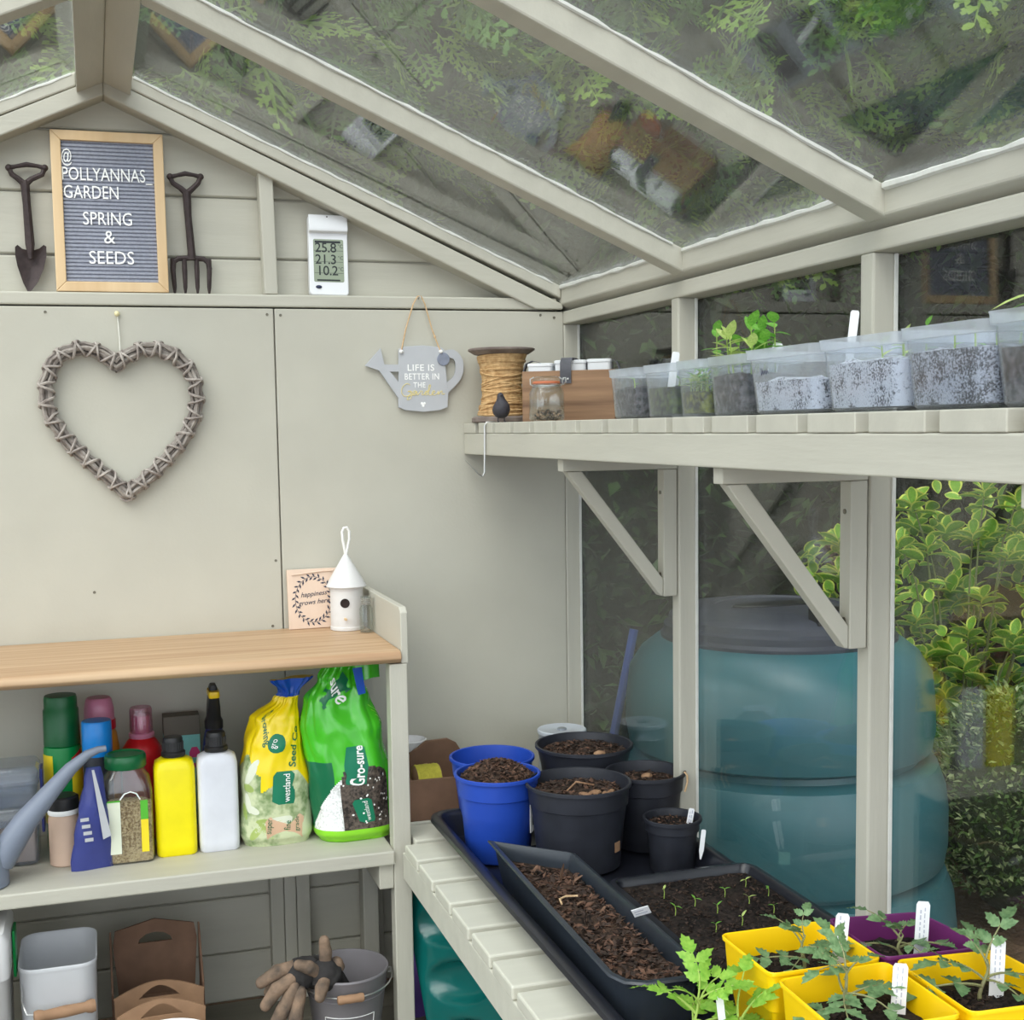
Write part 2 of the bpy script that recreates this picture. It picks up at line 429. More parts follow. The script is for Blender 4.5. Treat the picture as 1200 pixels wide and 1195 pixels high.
for x, z in ((-0.612, 1.385), (-0.586, 1.384), (-0.02, 1.384), (-1.02, 1.386), (-1.185, 1.385), (-0.61, 0.905), (-0.05, 1.389), (-0.955, 0.86), (-0.62, 0.775)):
    B().lathe([(0.0028, 0), (0.0028, 0.0012), (0.0012, 0.0006)], 10).build('screw', M['screw'], wb).matrix_local = Matrix.Translation((x, 0.0003, z)) @ Matrix.Rotation(pi / 2, 4, 'X')

# roof (ceiling): two glazed slopes
ce = struct('ceiling')
BARS = [(-0.540, -0.582), (-1.108, -1.150), (-1.67, -1.712), (-2.23, -2.272)]
Y0, Y1 = 0.05, -2.85
edges = [(0.05, -0.006)] + BARS + [(-2.81, -2.85)]
for sgn in (1, -1):
    X = (lambda x: x) if sgn == 1 else (lambda x: -1.8 - x)
    def cross(xa, xb, ya, yb, nm, zu=0.0, zt=0.0, matn='paint_y', bev=0.003):
        poly = [(X(xa), ZU(xa) + zu), (X(xb), ZU(xb) + zu), (X(xb), ZG(xb) + zt), (X(xa), ZG(xa) + zt)]
        return B().prism(poly, ya, yb, 'y').build(nm, M[matn], ce, None, bevel=bev)
    cross(-0.9, -0.852, Y1, Y0, 'ridge_rail')
    cross(-0.0065, 0.075, Y1, Y0, 'eave_rail')
    cross(-0.852, -0.0065, edges[0][1] - 0.002, edges[0][0], 'gable_rail', zu=0.012)
    for a, b_ in BARS + [edges[-1]]:
        cross(-0.852, -0.0005, b_, a, 'glazing_bar', zu=-0.001)
    for (a0, a1), (c0, c1) in zip(edges[:-1], edges[1:]):
        ya, yb = (a0 + a1) / 2 - 0.001, (c0 + c1) / 2 + 0.001
        poly = [(X(-0.895), ZG(-0.895)), (X(0.09), ZG(0.09)), (X(0.09), ZG(0.09) + 0.0042), (X(-0.895), ZG(-0.895) + 0.0042)]
        B().prism(poly, yb, ya, 'y').build('pane', M['roof_glass'], ce, None)
        # bead of sealant along the eave edge and along the near side of the bar behind
        rnd = random.Random(int(-a0 * 100) + sgn)
        pts = []
        yy = a1 - 0.003
        while yy > c0 + 0.004:
            pts.append((X(-0.0065 - rnd.uniform(0, 0.0015)), yy, ZG(-0.007) - 0.003 - rnd.uniform(0, 0.002))); yy -= 0.03
        B().tube(pts, [rnd.uniform(0.003, 0.0058) for _ in pts], 6).build('sealant', M['seal'], ce)
        pts = []; xx = -0.845
        while xx < -0.012:
            pts.append((X(xx), a1 - 0.0005 - rnd.uniform(0, 0.0015), ZG(xx) - 0.002 - rnd.uniform(0, 0.002))); xx += 0.02
        B().tube(pts, [rnd.uniform(0.0016, 0.0036) for _ in pts], 6).build('sealant', M['seal'], ce)

# glazed right wall
wr = struct('wall_right')
wl = struct('wall_left')
POSTS = [(0.045, -0.001), (-0.523, -0.551), (-1.088, -1.117), (-1.652, -1.681), (-2.215, -2.244), (-2.78, -2.85)]
for sgn, w_ in ((1, wr), (-1, wl)):
    X = (lambda x: x) if sgn == 1 else (lambda x: -1.8 - x)
    def bx(xa, ya, za, xb, yb, zb, nm, mt='paint_y', bev=0.003):
        xa, xb = sorted((X(xa), X(xb)))
        return B().box(xa, min(ya, yb), za, xb, max(ya, yb), zb).build(nm, M[mt], w_, None, bevel=bev)
    bx(0.0, Y1, 1.371, 0.048, Y0, 1.3975, 'top_plate')
    bx(-0.012, Y1, 0.395, 0.055, 0.0, 0.424 if sgn == 1 else 0.445, 'sill')
    for a, b_ in POSTS:
        bx(0.0005, b_, 0.42, 0.0345, a, 1.371, 'post', 'paint_z')
        bx(0.030, b_ - 0.0035, 0.44, 0.0355, b_ - 0.0002, 1.370, 'glazing_bead', 'seal', 0.001)
    for k in range(4):
        bx(0.03, Y1, 0.1 * k, 0.045, Y0, 0.1 * k + 0.097, 'siding_board', 'paint_y')
    for i, ((a0, a1), (c0, c1)) in enumerate(zip(POSTS[:-1], POSTS[1:])):
        wn = struct('window_%d' % (i + 1 + (0 if sgn == 1 else 5)))
        xa, xb = sorted((X(0.0362), X(0.0402)))
        B().box(xa, c0 - 0.012, 0.428, xb, a1 + 0.012, 1.385).build('pane', M['glass'], wn, None)

# ================================================================== UPPER SHELF
us = thing('slatted_shelf', 'sage painted slatted shelf on diagonal brackets along the upper window', 'shelf')
slm = {}
y = -1.756
k = 0
while y < -0.03:
    w = 0.09
    y0, y1 = y, min(y + w, -0.002)
    B().box(-0.2202 + 0.0004 * (k % 3), y0, 1.1485, -0.002, y1, 1.169).build('slat', M['paint_x'], us, None, bevel=0.0014)
    y += 0.1115; k += 1
for kk in range(2):
    B().box(-0.2202, -1.868 - 0.1115 * kk, 1.1485, -0.002, -1.778 - 0.1115 * kk, 1.169).build('slat', M['paint_x'], us, None, bevel=0.0014)
B().box(-0.2195, -2.0, 1.106, -0.2005, -0.002, 1.148).build('fascia', M['paint_y'], us, None, bevel=0.002)
B().box(-0.02, -2.0, 1.118, -0.002, -0.002, 1.148).build('back_rail', M['paint_y'], us, None, bevel=0.002)
for a, b_ in ((-0.5225, -0.5475), (-1.0875, -1.1125), (-1.6475, -1.6725)):
    B().box(-0.207, b_, 1.085, -0.0, a, 1.1055).build('bracket_arm', M['paint_x'], us, None, bevel=0.0015)
    B().box(-0.026, b_, 0.868, -0.001, a, 1.0845).build('bracket_upright', M['paint_z'], us, None, bevel=0.0015)
    B().prism([(-0.200, 1.0845), (-0.172, 1.0845), (-0.0265, 0.898), (-0.0265, 0.869), (-0.031, 0.869)], b_ + 0.002, a - 0.002, 'y').build('bracket_strut', M['paint'], us, None, bevel=0.0015)
    for z in (0.905, 1.045):
        B().lathe([(0.0034, 0), (0.0034, 0.001), (0.0015, 0.0004)], 10).build('screw', M['screw'], us).matrix_local = Matrix.Translation((-0.0265, (a + b_) / 2, z)) @ Matrix.Rotation(-pi / 2, 4, 'Y')

# ================================================================== LOWER BENCH
lb = thing('slatted_bench', 'pale slatted bench below the window carrying the black trays', 'bench')
starts = [-0.472 - 0.1055 * k for k in range(-4, 14)]
for k, st in enumerate(starts):
    y1 = min(st, -0.004)
    B().box((-0.4475 if st < -0.3 else -0.4235) + 0.001 * (k % 2), st - 0.0885, 0.405, -0.014, y1, 0.425).build('slat', M['bench_paint'], lb, None, bevel=0.003)
B().box(-0.4455, -1.95, 0.356, -0.426, -0.345, 0.4045).build('fascia', M['bench_paint'], lb, None, bevel=0.002)
B().box(-0.4225, -0.343, 0.356, -0.404, -0.006, 0.4045).build('fascia', M['bench_paint'], lb, None, bevel=0.002)
B().box(-0.034, -1.95, 0.356, -0.0145, -0.006, 0.3945).build('back_rail', M['bench_paint'], lb, None, bevel=0.002)
for y in (-1.9,):
    B().box(-0.4255, y - 0.03, 0.0, -0.39, y + 0.005, 0.4045).build('leg', M['paint_z'], lb, None, bevel=0.002)
    B().box(-0.07, y - 0.03, 0.0, -0.035, y + 0.005, 0.4045).build('leg', M['paint_z'], lb, None, bevel=0.002)
B().box(-0.07, -0.04, 0.0, -0.035, -0.006, 0.4045).build('leg', M['paint_z'], lb, None, bevel=0.002)

# ================================================================== POTTING BENCH + WORKTOP
wt = B()
prof = [(-0.330, 0.7455), (-0.340, 0.748), (-0.3455, 0.7545), (-0.3455, 0.7605), (-0.341, 0.7665), (-0.332, 0.769), (-0.002, 0.769), (-0.002, 0.7455)]
wt.prism(prof, -1.78, -0.4395, 'x')
wto = tag(wt.build('worktop', M['oak'], None, 40, bevel=0.001), 'oak worktop with a rounded front edge holding the birdhouse', 'worktop')
pb = thing('potting_bench', 'sage painted frame under the oak worktop with one open shelf', 'bench')
B().prism([(-0.337, 0.745), (-0.337, 0.836), (-0.325, 0.845), (-0.012, 0.845), (-0.002, 0.838), (-0.002, 0.745)], -0.4385, -0.425, 'x').build('end_panel', M['paint'], pb, None, bevel=0.002)
B().box(-0.460, -0.337, 0.0, -0.4275, -0.304, 0.7445).build('post', M['paint_z'], pb, None, bevel=0.002)
B().box(-0.4595, -0.035, 0.0, -0.4275, -0.002, 0.7445).build('post', M['paint_z'], pb, None, bevel=0.002)
B().box(-1.78, -0.337, 0.0, -1.745, -0.304, 0.7445).build('post', M['paint_z'], pb, None, bevel=0.002)
B().box(-1.7445, -0.349, 0.384, -0.4605, -0.04, 0.41).build('shelf_board', M['paint_x'], pb, None, bevel=0.003)
B().box(-0.4875, -0.336, 0.337, -0.4605, -0.03, 0.3835).build('side_rail', M['paint_y'], pb, None, bevel=0.002)
B().box(-1.74, -0.03, 0.70, -0.461, -0.005, 0.744).build('top_rail', M['paint_x'], pb, None, bevel=0.002)

# ================================================================== GABLE LEDGE
# --- letter board
t = thing('letter_board', 'grey felt letter board in a pine frame spelling spring and seeds', 'letter board', (-0.897, 0.012, 1.4245))
w2, h_, fw = 0.1015, 0.298, 0.0185
lean = Matrix.Rotation(rad(-3.5), 4, 'X')
def lbput(o): o.matrix_local = lean; return o
for poly in ([(-w2, 0), (w2, 0), (w2 - fw, fw), (-w2 + fw, fw)], [(-w2, h_), (w2, h_), (w2 - fw, h_ - fw), (-w2 + fw, h_ - fw)],
             [(-w2, 0), (-w2, h_), (-w2 + fw, h_ - fw), (-w2 + fw, fw)], [(w2, 0), (w2, h_), (w2 - fw, h_ - fw), (w2 - fw, fw)]):
    lbput(B().prism(poly, -0.009, 0.009, 'y').build('frame_side', M['pine'], t, None, bevel=0.0015))
prof = []
z = fw; n = 0
while z < h_ - fw - 0.002:
    prof += [(-0.0005, z), (-0.0035, z + 0.0014), (-0.0035, z + 0.0050), (-0.0005, z + 0.0064)]
    z += 0.00715
prof += [(0.004, z), (0.004, fw)]
lbput(B().prism(prof, -w2 + fw - 0.001, w2 - fw + 0.001, 'x').build('felt_panel', M['felt'], t, None))
for txt, x, zz, al in (('@', -0.981, 1.6640, 'LEFT'), ('POLLYANNAS_', -0.9815, 1.6315, 'LEFT'), ('GARDEN', -0.9795, 1.598, 'LEFT'),
                       ('SPRING', -0.9015, 1.5495, 'CENTER'), ('&', -0.9, 1.5155, 'CENTER'), ('SEEDS', -0.8975, 1.477, 'CENTER')):
    for_w = {'POLLYANNAS_': 0.1625, 'GARDEN': 0.098, 'SPRING': 0.088, 'SEEDS': 0.081, '@': 0.0185, '&': 0.02}[txt]
    me = text_mesh(txt, 0.0345, M['white_print'], extrude=0.0008, align=al)
    xs = [v.co.x for v in me.vertices]; k = for_w / (max(xs) - min(xs))
    for v in me.vertices: v.co.x *= k
    o = put(me, 'lettering', t)
    o.matrix_local = lean @ Matrix.Translation((x + 0.897, -0.0046, zz - 1.4245)) @ Matrix.Rotation(pi / 2, 4, 'X')

# --- cast iron trowel and fork ornaments
def handle(b, x0, z0, x1, z1, sx, sz, r=0.0046):
    mx, mz = (x0 + x1) / 2, (z0 + z1) / 2
    b.tube([(x0 + 0.004, 0, z0), (x0 + 0.016, 0, z0 + 0.003), (mx, 0, mz + 0.006), (x1 - 0.016, 0, z1 + 0.003), (x1 - 0.004, 0, z1)], [r, r * 0.8, r * 1.05, r * 0.8, r], 8)
    for x, z in ((x0, z0), (x1, z1)): b.sphere((x + (0.003 if x == x0 else -0.003), 0, z), 0.0064, 10, 6)
    for x, z, k in ((x0 + 0.003, z0, 1), (x1 - 0.003, z1, -1)):
        b.tube([(x, 0, z), (x + k * 0.005, 0, z - 0.012), (sx - k * 0.012, 0, sz + 0.008), (sx - k * 0.003, 0, sz)], [0.0045, 0.0048, 0.0052, 0.006], 8)
t = thing('trowel_ornament', 'brown cast iron hand trowel ornament left of the letter board', 'trowel', (-1.045, 0.03, 1.4245))
L0 = lambda x, z: (x + 1.045, z - 1.4245)
b = B(); handle(b, *L0(-1.076, 1.651), *L0(-1.007, 1.653), *L0(-1.046, 1.624)); b.build('grip', M['iron'], t)
B().tube([(-0.002, 0, 0.203), (-0.001, 0, 0.198), (0.0005, -0.002, 0.16), (0.003, -0.004, 0.088), (0.003, -0.006, 0.06)], [0.0075, 0.0082, 0.0072, 0.0085, 0.004], 10).build('shaft', M['iron'], t)
out = [L0(*p) for p in ((-1.0685, 1.507), (-1.064, 1.511), (-1.056, 1.504), (-1.041, 1.500), (-1.026, 1.505), (-1.018, 1.512), (-1.0135, 1.509), (-1.014, 1.492), (-1.020, 1.468), (-1.031, 1.444), (-1.044, 1.4265), (-1.050, 1.4255), (-1.057, 1.441), (-1.066, 1.472), (-1.069, 1.493))]
cx, cz = 0.003, 0.05
r0 = [(x, -0.001, z) for x, z in out]; r1 = [(cx + (x - cx) * 0.5, 0.006, cz + (z - cz) * 0.5) for x, z in out]; r2 = [(cx + (x - cx) * 0.05, 0.008, cz + (z - cz) * 0.1) for x, z in out]
q0 = [(x, -0.004, z) for x, z in out]; q1 = [(cx + (x - cx) * 0.5, 0.0025, cz + (z - cz) * 0.5) for x, z in out]; q2 = [(cx + (x - cx) * 0.05, 0.0045, cz + (z - cz) * 0.1) for x, z in out]
B().loft([q2, q1, q0, r0, r1, r2]).build('blade', M['iron'], t, 50)
t = thing('fork_ornament', 'brown cast iron hand fork ornament right of the letter board', 'fork', (-0.752, 0.03, 1.4245))
L0 = lambda x, z: (x + 0.752, z - 1.4245)
b = B(); handle(b, *L0(-0.787, 1.646), *L0(-0.724, 1.648), *L0(-0.754, 1.618)); b.build('grip', M['iron'], t)
B().tube([(-0.002, 0, 0.195), (-0.002, 0, 0.190), (-0.001, 0, 0.15), (0.003, 0, 0.08), (0.003, 0, 0.066)], [0.0075, 0.0082, 0.0068, 0.0075, 0.009], 10).build('shaft', M['iron'], t)
b = B()
b.tube([(-0.033, 0, 0.048), (-0.031, 0, 0.062), (-0.022, 0, 0.068), (0.003, 0, 0.070), (0.026, 0, 0.068), (0.034, 0, 0.061), (0.036, 0, 0.048)], 0.0052, 8)
b.build('tine_bar', M['iron'], t)
for xa, xb in ((-0.033, -0.031), (-0.011, -0.011), (0.012, 0.012), (0.0355, 0.034)):
    B().tube([(xa, 0, 0.068), (xa, -0.001, 0.045), (xb, -0.002, 0.014), (xb, 0.0, 0.002)], [0.0045, 0.0048, 0.004, 0.002], 8).build('tine', M['iron'], t)

# --- max/min thermometer
t = thing('thermometer', 'white digital thermometer with a three line display on the gable ledge', 'thermometer', (-0.486, 0.022, 1.4245))
tm = Matrix.Rotation(rad(-4), 4, 'X') @ Matrix.Rotation(rad(0.6), 4, 'Y')
def tput(o, dx=0, dy=0, dz=0, R=None):
    o.matrix_local = tm @ Matrix.Translation((dx, dy, dz)) @ (R or Matrix.Identity(4)); return o
def rr2(w, h, r, cx=0, cz=0, k=4): return [(p[0] + cx, p[1] + cz) for p in rrect(w, h, r, 0, k)]
tput(B().prism(rr2(0.078, 0.158, 0.007, 0, 0.079), -0.009, 0.009, 'y').build('case', M['white_plastic'], t, 40, bevel=0.002))
tput(B().prism([(-0.0085, 0.121), (-0.0175, 0.124), (-0.019, 0.130), (-0.012, 0.1575), (-0.0085, 0.158)], -0.0385, 0.0385, 'x').build('hood', M['white_plastic'], t, 40, bevel=0.0015))
tput(B().prism(rr2(0.060, 0.084, 0.003, 0.0, 0.068), -0.0095, -0.007, 'y').build('display', M['lcd'], t, 40))
b = B()
for z0 in (0.0435, 0.0655, 0.0875): b.box(-0.029, -0.0098, z0 - 0.0003, 0.029, -0.0094, z0 + 0.0003)
b.box(-0.027, -0.0098, 0.1025, 0.024, -0.0094, 0.1068); b.box(-0.024, -0.0098, 0.028, 0.022, -0.0094, 0.031)
tput(b.build('display_marks', M['lcd_ink'], t, None))
for txt, zz, x in (('25.8', 0.0845, -0.0055), ('21.3', 0.0615, -0.0055), ('10.2', 0.0395, -0.003)):
    tput(put(text_mesh(txt, 0.0265, M['lcd_ink'], extrude=0.0001, spacing=0.95, thin=0.0002), 'digits', t), x, -0.0096, zz, Matrix.Rotation(pi / 2, 4, 'X'))
    tput(put(text_mesh('\u00b0C', 0.010, M['lcd_ink'], extrude=0.0001), 'digits', t), 0.0238, -0.0096, zz + 0.009, Matrix.Rotation(pi / 2, 4, 'X'))
tput(B().sphere((0, 0, 0), (0.0062, 0.0022, 0.0034), 16, 8).build('button', M['navy_btn'], t), -0.021, -0.0095, 0.016)
tput(B().sphere((0, 0, 0), (0.0024, 0.001, 0.0024), 10, 6).build('hanging_hole', M['hole'], t), -0.002, -0.0125, 0.1525)

# ================================================================== BACK WALL HANGINGS
hp = [(-0.898, 1.289), (-0.876, 1.306), (-0.848, 1.318), (-0.82, 1.318), (-0.787, 1.303), (-0.764, 1.279), (-0.753, 1.25), (-0.752, 1.216), (-0.761, 1.182), (-0.784, 1.143), (-0.813, 1.11), (-0.843, 1.081), (-0.867, 1.062), (-0.889, 1.046), (-0.913, 1.073), (-0.938, 1.093), (-0.962, 1.118), (-0.986, 1.142), (-1.005, 1.169), (-1.02, 1.195), (-1.025, 1.223), (-1.024, 1.256), (-1.009, 1.294), (-0.986, 1.313), (-0.954, 1.32), (-0.922, 1.31)]
def resample(pts, n, closed=True):
    P_ = [Vector(p) for p in pts] + ([Vector(pts[0])] if closed else [])
    acc = [0]
    for a, c in zip(P_[:-1], P_[1:]): acc.append(acc[-1] + (c - a).length)
    res = []
    for i in range(n):
        d = acc[-1] * i / (n if closed else n - 1); k = 0
        while k < len(acc) - 2 and acc[k + 1] < d: k += 1
        f = (d - acc[k]) / max(acc[k + 1] - acc[k], 1e-9); res.append(P_[k].lerp(P_[k + 1], f))
    return res
HC = Vector((-0.89, 1.19))
def heart_strand(name, m, off, rstrand, turns, phase, N, seed, wob, parent):
    base = resample([(x, z) for x, z in hp], N); rnd = random.Random(seed)
    pts = []
    for i in range(N):
        tg = (base[(i + 1) % N] - base[i - 1]).normalized(); nr = Vector((tg.y, -tg.x))
        a = phase + 2 * pi * turns * i / N
        oo = off * (1 + wob * noise.noise(Vector((i * 0.35, seed * 3.1, 0))))
        p = base[i] + nr * cos(a) * oo
        pts.append((p.x - HC.x, -0.0155 + sin(a) * oo * 0.92, p.y - HC.y))
    B().tube(pts, [rstrand * (1 + 0.25 * noise.noise(Vector((i * 0.5, seed, 7)))) for i in range(N)], 5, closed=True).build(name, m, parent, 60)
t = thing('twig_heart', 'grey woven twig heart hanging by white string on the back wall', 'wall ornament', (HC.x, 0, HC.y))
for k in range(7):
    heart_strand('twig', M['twig'], 0.0092 if k else 0.001, 0.0038, 1.0 if k % 2 else -0.5 * 2, k * 2 * pi / 6, 150, k, 0.35, t)
heart_strand('binding_twig', M['twig_pale'], 0.0142, 0.0026, 27, 0, 480, 31, 0.12, t)
heart_strand('binding_twig', M['twig_pale'], 0.0142, 0.0026, -27, 1.3, 480, 32, 0.12, t)
B().tube([(-0.002, -0.003, 0.192), (0.0, -0.006, 0.15), (0.0, -0.012, 0.118)], 0.0011, 6).build('string', M['string'], t)
tag(B().sphere((0, 0, 0), 0.0052, 14, 10).build('push_pin', M['cream_pin']), 'small cream push pin above the twig heart', 'pin').location = (-0.8925, -0.0055, 1.3835)

# --- watering can sign
t = thing('watering_can_sign', 'grey watering can shaped wooden sign with garden lettering on twine', 'sign', (-0.305, 0, 1.193))
ox, oz = -0.305, 1.193
sh = lambda l: [(x - ox, z - oz) for x, z in l]
B().prism(sh([(-0.354, 1.319), (-0.34, 1.324), (-0.303, 1.326), (-0.265, 1.322), (-0.259, 1.317), (-0.258, 1.284), (-0.253, 1.231), (-0.255, 1.202), (-0.272, 1.196), (-0.305, 1.193), (-0.343, 1.197), (-0.357, 1.203)]), -0.010, -0.004, 'y').build('body', M['sign_grey'], t, None, bevel=0.0008)
b = B().prism(sh([(-0.391, 1.320), (-0.384, 1.288), (-0.378, 1.279), (-0.394, 1.276), (-0.423, 1.286)]), -0.0098, -0.0042, 'y')
b.prism(sh([(-0.388, 1.288), (-0.353, 1.288), (-0.353, 1.274), (-0.383, 1.274)]), -0.0097, -0.0043, 'y')
b.prism(sh([(-0.395, 1.277), (-0.376, 1.278), (-0.352, 1.249), (-0.355, 1.219)]), -0.0096, -0.0044, 'y')
b.build('spout', M['sign_grey'], t, None)
ho = sh([(-0.263, 1.314), (-0.252, 1.3175), (-0.241, 1.318), (-0.232, 1.313), (-0.226, 1.306), (-0.221, 1.296), (-0.22, 1.286), (-0.221, 1.272), (-0.225, 1.261), (-0.231, 1.252), (-0.238, 1.245), (-0.256, 1.229)])
hi = sh([(-0.263, 1.300), (-0.254, 1.3015), (-0.247, 1.301), (-0.243, 1.300), (-0.24, 1.298), (-0.237, 1.292), (-0.236, 1.285), (-0.237, 1.276), (-0.239, 1.268), (-0.243, 1.262), (-0.247, 1.258), (-0.258, 1.250)])
rings = [[(o_[0], -0.0096, o_[1]), (o_[0], -0.0044, o_[1]), (i_[0], -0.0044, i_[1]), (i_[0], -0.0096, i_[1])] for o_, i_ in zip(ho, hi)]
B().loft(rings).build('handle', M['sign_grey'], t, 40)
for txt, zz, sz, x, w_ in (('LIFE IS', 1.2755, 0.0180, -0.3095, 0.055), ('BETTER IN', 1.2580, 0.0175, -0.3075, 0.071), ('THE', 1.2420, 0.0150, -0.313, 0.025)):
    me = text_mesh(txt, sz, M['white_print'], extrude=0.0002, spacing=1.1, thin=0.0002)
    xs = [v.co.x for v in me.vertices]; k = w_ / (max(xs) - min(xs))
    for v in me.vertices: v.co.x *= k
    put(me, 'lettering', t, (x - ox, -0.0102, zz - oz), FRONT)
# flowing gold word, drawn stroke by stroke: G a r d e n
def stroke(pts, n=6):
    res = []
    P_ = [Vector(p) for p in pts]
    for i in range(len(P_) - 1):
        p0, p1, p2, p3 = P_[max(i - 1, 0)], P_[i], P_[i + 1], P_[min(i + 2, len(P_) - 1)]
        for q in range(n):
            u = q / n
            res.append(0.5 * ((2 * p1) + (-p0 + p2) * u + (2 * p0 - 5 * p1 + 4 * p2 - p3) * u * u + (-p0 + 3 * p1 - 3 * p2 + p3) * u ** 3))
    return res + [P_[-1]]
gw = [[(0.9, 1.9), (0.55, 2.1), (0.1, 1.5), (0.0, 0.6), (0.3, 0.0), (0.8, 0.15), (1.0, 0.7), (0.65, 0.75), (1.05, 0.8), (1.0, -0.3), (0.6, -0.6), (0.7, -0.1), (1.3, 0.3), (1.55, 0.85), (1.3, 0.8), (1.2, 0.3), (1.45, 0.15), (1.65, 0.8), (1.7, 0.15), (2.0, 0.7), (2.05, 0.85), (2.25, 0.75), (2.2, 0.2), (2.55, 0.4), (2.85, 0.85), (2.6, 0.75), (2.5, 0.3), (2.75, 0.2), (3.05, 1.2), (3.15, 1.8), (2.98, 1.7), (2.9, 0.4), (3.15, 0.15), (3.6, 0.7), (3.45, 0.85), (3.3, 0.45), (3.5, 0.12), (3.85, 0.4), (4.0, 0.8), (4.0, 0.2), (4.25, 0.75), (4.4, 0.75), (4.4, 0.25), (4.7, 0.35)]]
for pts in gw:
    q = stroke([(x * 0.0190, -0.0103, z * 0.0118) for x, z in pts], 4)
    o = B().tube(q, 0.0008, 5).build('gold_lettering', M['gold_print'], t); o.location = (-0.350 - ox, 0, 1.2250 - oz)
b = B()
for k in range(3): b.sphere((0.003 * cos(k * 2.1 + 0.5), 0, 0.003 * sin(k * 2.1 + 0.5)), (0.0028, 0.0004, 0.0028), 10, 5)
b.build('flower_print', M['white_print'], t).location = (-0.306 - ox, -0.0101, 1.2085 - oz)
o = B().lathe([(0.0122, 0), (0.013, 0.0006), (0.013, 0.0018), (0.0122, 0.0024)], 24).build('slate_tag', M['slate'], t); o.location = (-0.2625 - ox, -0.0102, 1.2985 - oz); o.rotation_euler = FRONT
tw = [(-0.349, 1.3145), (-0.345, 1.33), (-0.338, 1.36), (-0.322, 1.408), (-0.3125, 1.4235), (-0.3055, 1.4235), (-0.298, 1.408), (-0.285, 1.36), (-0.274, 1.33), (-0.2685, 1.3155)]
B().tube([(x - ox, -0.009 if 0 < i < 9 else -0.011, z - oz) for i, (x, z) in enumerate(tw)], 0.0014, 6).build('twine_loop', M['twine'], t)
for x, z in ((-0.3495, 1.3135), (-0.268, 1.3135)): B().sphere((x - ox, -0.0135, z - oz), (0.0044, 0.003, 0.0038), 10, 6).build('twine_knot', M['rope'], t)
B().sphere((-0.279 - ox, -0.0095, 1.343 - oz), (0.0026, 0.002, 0.004), 8, 6).build('twine_knot', M['twine'], t)
o = tag(B().tube([(0, 0.012, 0), (0, -0.012, 0.001)], [0.0014, 0.0014], 8).build('nail', M['steel']), 'small nail holding the watering can sign twine', 'nail'); o.location = (-0.309, -0.004, 1.4205)

# ================================================================== ON THE UPPER SHELF
SH = 1.1692
# --- spool of jute twine
t = thing('twine_spool', 'large wooden spool wound with jute twine at the end of the shelf', 'spool', (-0.163, -0.085, SH))
B().lathe([(0.058, 0), (0.061, 0.002), (0.061, 0.009), (0.058, 0.012), (0.03, 0.012)], 40).build('flange', M['spool_wood'], t)
B().lathe([(0.03, 0.133), (0.054, 0.134), (0.066, 0.1415), (0.0665, 0.1445), (0.064, 0.146), (0.012, 0.1463)], 40).build('flange', M['spool_wood'], t)
pts = []; rnd = random.Random(5); N = 34 * 16
for i in range(N):
    f = i / N; z = 0.0145 + f * 0.117
    R_ = 0.0375 + 0.011 * (abs(2 * f - 1)) ** 2.2
    a = 2 * pi * i / 16
    pts.append(((R_ + rnd.uniform(-0.0006, 0.0006)) * cos(a), (R_ + rnd.uniform(-0.0006, 0.0006)) * sin(a), z + 0.0025 * sin(a + 3 * f)))
b = B().tube(pts, 0.0026, 5)
for q in range(16):
    z0 = 0.02 + 0.105 * rnd.random(); tilt = rnd.uniform(-0.014, 0.014); ph = rnd.uniform(0, 6.28)
    f0 = (z0 - 0.0145) / 0.117; R_ = 0.0395 + 0.011 * (abs(2 * f0 - 1)) ** 2.2
    b.tube([(R_ * cos(a * pi / 14), R_ * sin(a * pi / 14), min(0.131, max(0.0155, z0 + tilt * sin(a * pi / 14 + ph)))) for a in range(28)], 0.0021, 5, closed=True)
b.build('twine_winding', M['jute'], t, 60)
B().lathe([(0.036, 0.012), (0.036, 0.134)], 32).build('core', M['jute'], t)

# --- small iron bird
t = thing('bird_figurine', 'small dark cast iron bird figurine beside the twine spool', 'figurine', (-0.197, -0.185, SH))
rings = []
for z, r, dx in ((0.008, 0.003, 0), (0.010, 0.010, 0), (0.016, 0.0152, 0), (0.024, 0.0172, 0), (0.032, 0.0155, 0.001), (0.039, 0.0112, 0.001), (0.045, 0.0078, 0.0), (0.050, 0.0066, -0.001), (0.0545, 0.0045, -0.001), (0.0565, 0.001, -0.001)):
    rings.append([(dx + r * cos(2 * pi * j / 16), r * 1.05 * sin(2 * pi * j / 16), z) for j in range(16)])
B().loft(rings).build('body', M['bird_iron'], t, 60)
B().lathe([(0.0026, 0), (0.0002, 0.008)], 8).build('beak', M['bird_iron'], t).matrix_local = Matrix.Translation((-0.0015, -0.005, 0.050)) @ Matrix.Rotation(rad(75), 4, 'X')
for k in (-1, 1):
    B().tube([(k * 0.006, 0, 0.012), (k * 0.0065, 0, 0.0005), (k * 0.0065, -0.006, 0.001)], 0.0011, 6).build('foot', M['bird_iron'], t)
B().tube([(0, 0.012, 0.016), (0.001, 0.02, 0.014), (0.001, 0.029, 0.015)], [0.006, 0.0055, 0.003], 8).build('tail', M['bird_iron'], t)

